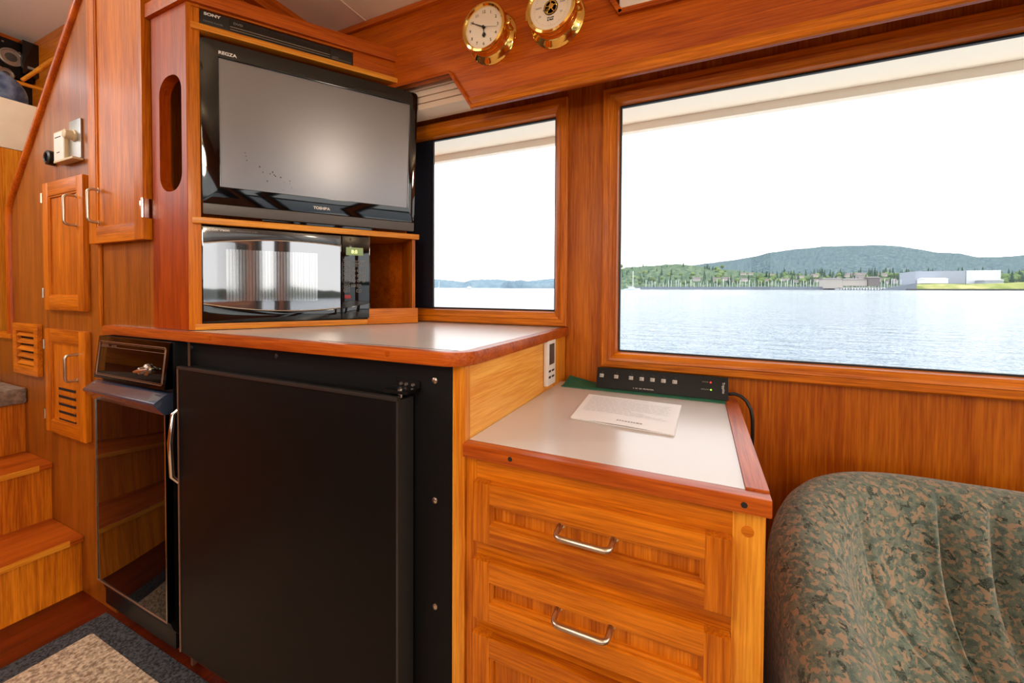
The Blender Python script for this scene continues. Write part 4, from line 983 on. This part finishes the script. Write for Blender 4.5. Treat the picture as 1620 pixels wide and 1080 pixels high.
for (x, s, lb_) in ((1081, 2.1, 'tallest pointed conifer on the left skyline'), (1047, 1.6, 'conifer in the left skyline clump, its left tree'), (1055, 1.7, 'conifer in the middle of the left skyline clump'), (1062, 1.6, 'conifer in the left skyline clump, its right tree'),
        (1115, 1.5, 'conifer on the skyline where the big hill begins'), (1128, 1.4, 'rightmost skyline conifer, against the start of the big hill'), (1000, 1.5, 'leftmost skyline conifer, above the lone anchored sailboat'), (1012, 1.4, 'second skyline conifer from the window frame')):
    ext(x, 433, 1350, tms[0], 'conifer', lb_, 'tree', 'skyline conifers', s)
# houses
def house_mesh():
    mb = MB(); mb.box(-7, 7, -4, 4, 0, 5, 'house_wall'); mb.prism([(-4.6, 5), (4.6, 5), (0, 8)], -7.6, 7.6, 'yz', 'house_roof'); me = bpy.data.meshes.new('house'); mb.bm.to_mesh(me); mb.bm.free()
    for m in mb.mats: me.materials.append(M[m])
    return me
hm = house_mesh()
for k in range(34):
    x = random.uniform(1080, 1440); f = random.random()
    ext(x, 450-16*f, 980+300*f, hm, 'house', 'small pale house on the wooded slope '+('left of' if x < 1200 else 'below' if x < 1330 else 'right of')+' the hill summit', 'house', 'houses on the far slope, '+('left' if x < 1200 else 'middle' if x < 1330 else 'right'), random.uniform(.6, 1.2), random.uniform(-.4, .4))
# marina: hulls with masts behind a grey breakwater
def sail_mesh():
    mb = MB(); n = 9; vs = []; fs = []
    for i in range(n):
        f = i/(n-1); w_ = 1.6*math.sin(PI*min(1, f*.93+.07))**.6; x = -6+12*f
        vs += [(x, -w_*.6, 0), (x, -w_, 1.3+.3*f), (x, w_, 1.3+.3*f), (x, w_*.6, 0)]
    for i in range(n-1):
        for j in range(3): a = i*4+j; fs.append((a, a+1, a+5, a+4))
        fs.append((i*4+3, i*4, i*4+4, i*4+7))
    fs += [(0, 3, 2, 1), ((n-1)*4, (n-1)*4+1, (n-1)*4+2, (n-1)*4+3)]
    mb.add(vs, fs, 'boat_white'); mb.box(-3, 2, -1, 1, 1.4, 2.3, 'boat_white', .2)
    mb.tube([(0.6, 0, 1.4), (.6, 0, 15)], [.32, .22], 'boat_white', 6); mb.tube([(.6, 0, 3), (-4.5, 0, 3)], .16, 'boat_white', 6)
    me = bpy.data.meshes.new('sailboat'); bmesh.ops.recalc_face_normals(mb.bm, faces=list(mb.bm.faces)); mb.bm.to_mesh(me); mb.bm.free()
    for m in mb.mats: me.materials.append(M[m])
    return me
sm = sail_mesh()
for k in range(80):
    x = 1022+k*5.1+random.uniform(-1.5, 1.5)
    ext(x, 450, random.uniform(880, 960), sm, 'sailboat', 'white sailboat with bare mast berthed in the '+('left part of the far marina' if x < 1150 else 'middle of the far marina' if x < 1300 else 'far marina behind the wharf sheds'), 'sailboat', 'sailboats in the marina, '+('left' if x < 1150 else 'middle' if x < 1300 else 'right'), random.uniform(.75, 1.35), random.uniform(0, PI), 0.5)
p0, p1 = at(1003, 455, 850), at(1320, 456, 850)
mb = MB()
mb.box(p0.x, p1.x, 848, 852, sea(p1.x, 850)-.5, sea(p0.x, 850)+4.6, 'breakwater'); tag(mb.build('breakwater'), 'long grey breakwater in front of the marina', 'breakwater')
# wharf and sheds
def place(x0, x1, y0, y1, Y, dp, mat, name, label, cat, roof=None, group=None):
    a, b = at(x0, y1, Y), at(x1, y0, Y); c = at((x0+x1)/2, y1, Y)
    t = thing(name, label, cat, ((a.x+b.x)/2, Y+dp/2, c.z), 0, group)
    mb = MB(); mb.box(a.x, b.x, Y, Y+dp, a.z, b.z, mat); mb.build('walls', t)
    if roof: mb = MB(); mb.prism([(Y-1, b.z), (Y+dp+1, b.z), (Y+dp/2, b.z+roof)], a.x-1, b.x+1, 'yz', 'house_roof' if cat != 'shed' else 'boat_white'); mb.build('roof', t)
    return t
place(1303, 1333, 441, 456, 840, 30, 'house_wall', 'boathouse', 'low pale boathouse left of the wharf', 'building', 2)
place(1333, 1372, 442, 452, 840, 30, 'house_wall', 'wharf_shed', 'brown roofed wharf shed on pilings', 'building', 2.5)
place(1374, 1392, 439, 452, 836, 20, 'house_roof', 'wharf_office', 'small brown wharf office beside the ramp', 'building', 2)
t = place(1448, 1528, 428, 449, 900, 60, 'warehouse_shade', 'warehouse', 'large waterfront warehouse with flat roof, sunlit and shaded sides painted in', 'warehouse')
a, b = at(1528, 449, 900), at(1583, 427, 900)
mb = MB(); mb.box(a.x, b.x, 899, 960, a.z, b.z, 'warehouse_lit'); mb.build('end_wall', t)
place(1463, 1500, 441, 448, 870, 25, 'boat_white', 'white_shed', 'low white shed in front of the warehouse', 'shed', 2)
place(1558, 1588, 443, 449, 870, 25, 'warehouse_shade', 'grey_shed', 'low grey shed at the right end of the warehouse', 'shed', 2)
a, b = at(1325, 458, 845), at(1392, 458, 845)
mb = MB(); mb.box(a.x, b.x, 832, 846, sea(a.x, 840)+3.0, sea(a.x, 840)+4.2, 'house_wall')
for k in range(16):
    x = a.x+(b.x-a.x)*k/15; mb.tube([(x, 833, sea(x, 833)-1), (x, 833, sea(x, 833)+3.2)], .5, 'piling', 6)
tag(mb.build('wharf'), 'wooden wharf deck on dark pilings at the far shore', 'wharf')
a, b = at(1395, 458, 835), at(1448, 447, 835)
mb = MB(); mb.prism([(a.x, a.z-1), (b.x, a.z-1), (b.x, b.z), (a.x, a.z+1)], 830, 836, 'xz', 'breakwater'); tag(mb.build('boat_ramp'), 'grey boat ramp rising beside the wharf', 'ramp')
ridge('grass_spit', 'low grassy shoreline spit below the warehouse', [(1440, 455), (1446, 449.5), (1480, 448.5), (1530, 449.5), (1575, 448), (1620, 446), (1700, 446), (1900, 447)], 860, 'grass_spit', 30, .25, 'shore', 3, 5, .5)
a, b = at(1436, 458, 826), at(1900, 458, 826)
mb = MB(); mb.box(a.x, b.x, 824, 832, sea(b.x, 826)-1, sea(a.x, 826)+2.0, 'bank'); tag(mb.build('rock_bank'), 'dark rocky bank along the waterline below the grass', 'bank')
# boats at anchor
ext(1000, 457, 480, sm, 'sailboat', 'white sailboat anchored alone at the left edge of the big window', 'sailboat', None, 1.45, .15, -.2)
ext(694, 455, 520, sm, 'sailboat', 'white sailboat at anchor at the left edge of the small window', 'sailboat', None, .8, 1.2, -.2)
def motor_mesh():
    mb = MB(); n = 9; vs = []; fs = []
    for i in range(n):
        f = i/(n-1); w_ = 1.8*(1-f**3)+.05; x = -5+10*f
        vs += [(x, -w_*.6, 0), (x, -w_, 1.5+.6*f), (x, w_, 1.5+.6*f), (x, w_*.6, 0)]
    for i in range(n-1):
        for j in range(3): a = i*4+j; fs.append((a, a+1, a+5, a+4))
        fs.append((i*4+3, i*4, i*4+4, i*4+7))
    fs += [(0, 3, 2, 1), ((n-1)*4, (n-1)*4+1, (n-1)*4+2, (n-1)*4+3)]
    mb.add(vs, fs, 'boat_white'); mb.box(-3.5, 1.2, -1.2, 1.2, 1.6, 3.4, 'boat_white', .2); mb.tube([(-1, 0, 3), (-1, 0, 6)], .1, 'boat_white', 6)
    me = bpy.data.meshes.new('motorboat'); bmesh.ops.recalc_face_normals(mb.bm, faces=list(mb.bm.faces)); mb.bm.to_mesh(me); mb.bm.free()
    for m in mb.mats: me.materials.append(M[m])
    return me
ext(741, 454, 520, motor_mesh(), 'motorboat', 'white motorboat at anchor in the small window view', 'motorboat', None, 1.1, PI+.2, -.1)
# shore behind the viewer, seen only as reflections in the glossy fronts
mb = MB(); random.seed(4); vs = []; fs = []; n = 160
for i in range(n+1):
    a = -PI*.62+PI*.74*i/n; R = 330; x, y = R*math.cos(a), R*math.sin(a); h = 6+4*noise.noise(Vector((i*.15, 0, 0)))+4*abs(noise.noise(Vector((i*.9, 3, 0))))
    vs += [(x, y, sea(x, y)-2), (x, y, sea(x, y)+h), (x*1.15, y*1.15, sea(x, y)+h*.6), (x*1.3, y*1.3, sea(x, y)-2)]
for i in range(n):
    for j in range(3): a = i*4+j; fs.append((a, a+4, a+5, a+1))
mb.add(vs, fs, 'tree_dark'); tag(mb.build('wooded_shore'), 'wooded shore behind the viewer mirrored in the microwave front', 'shore')
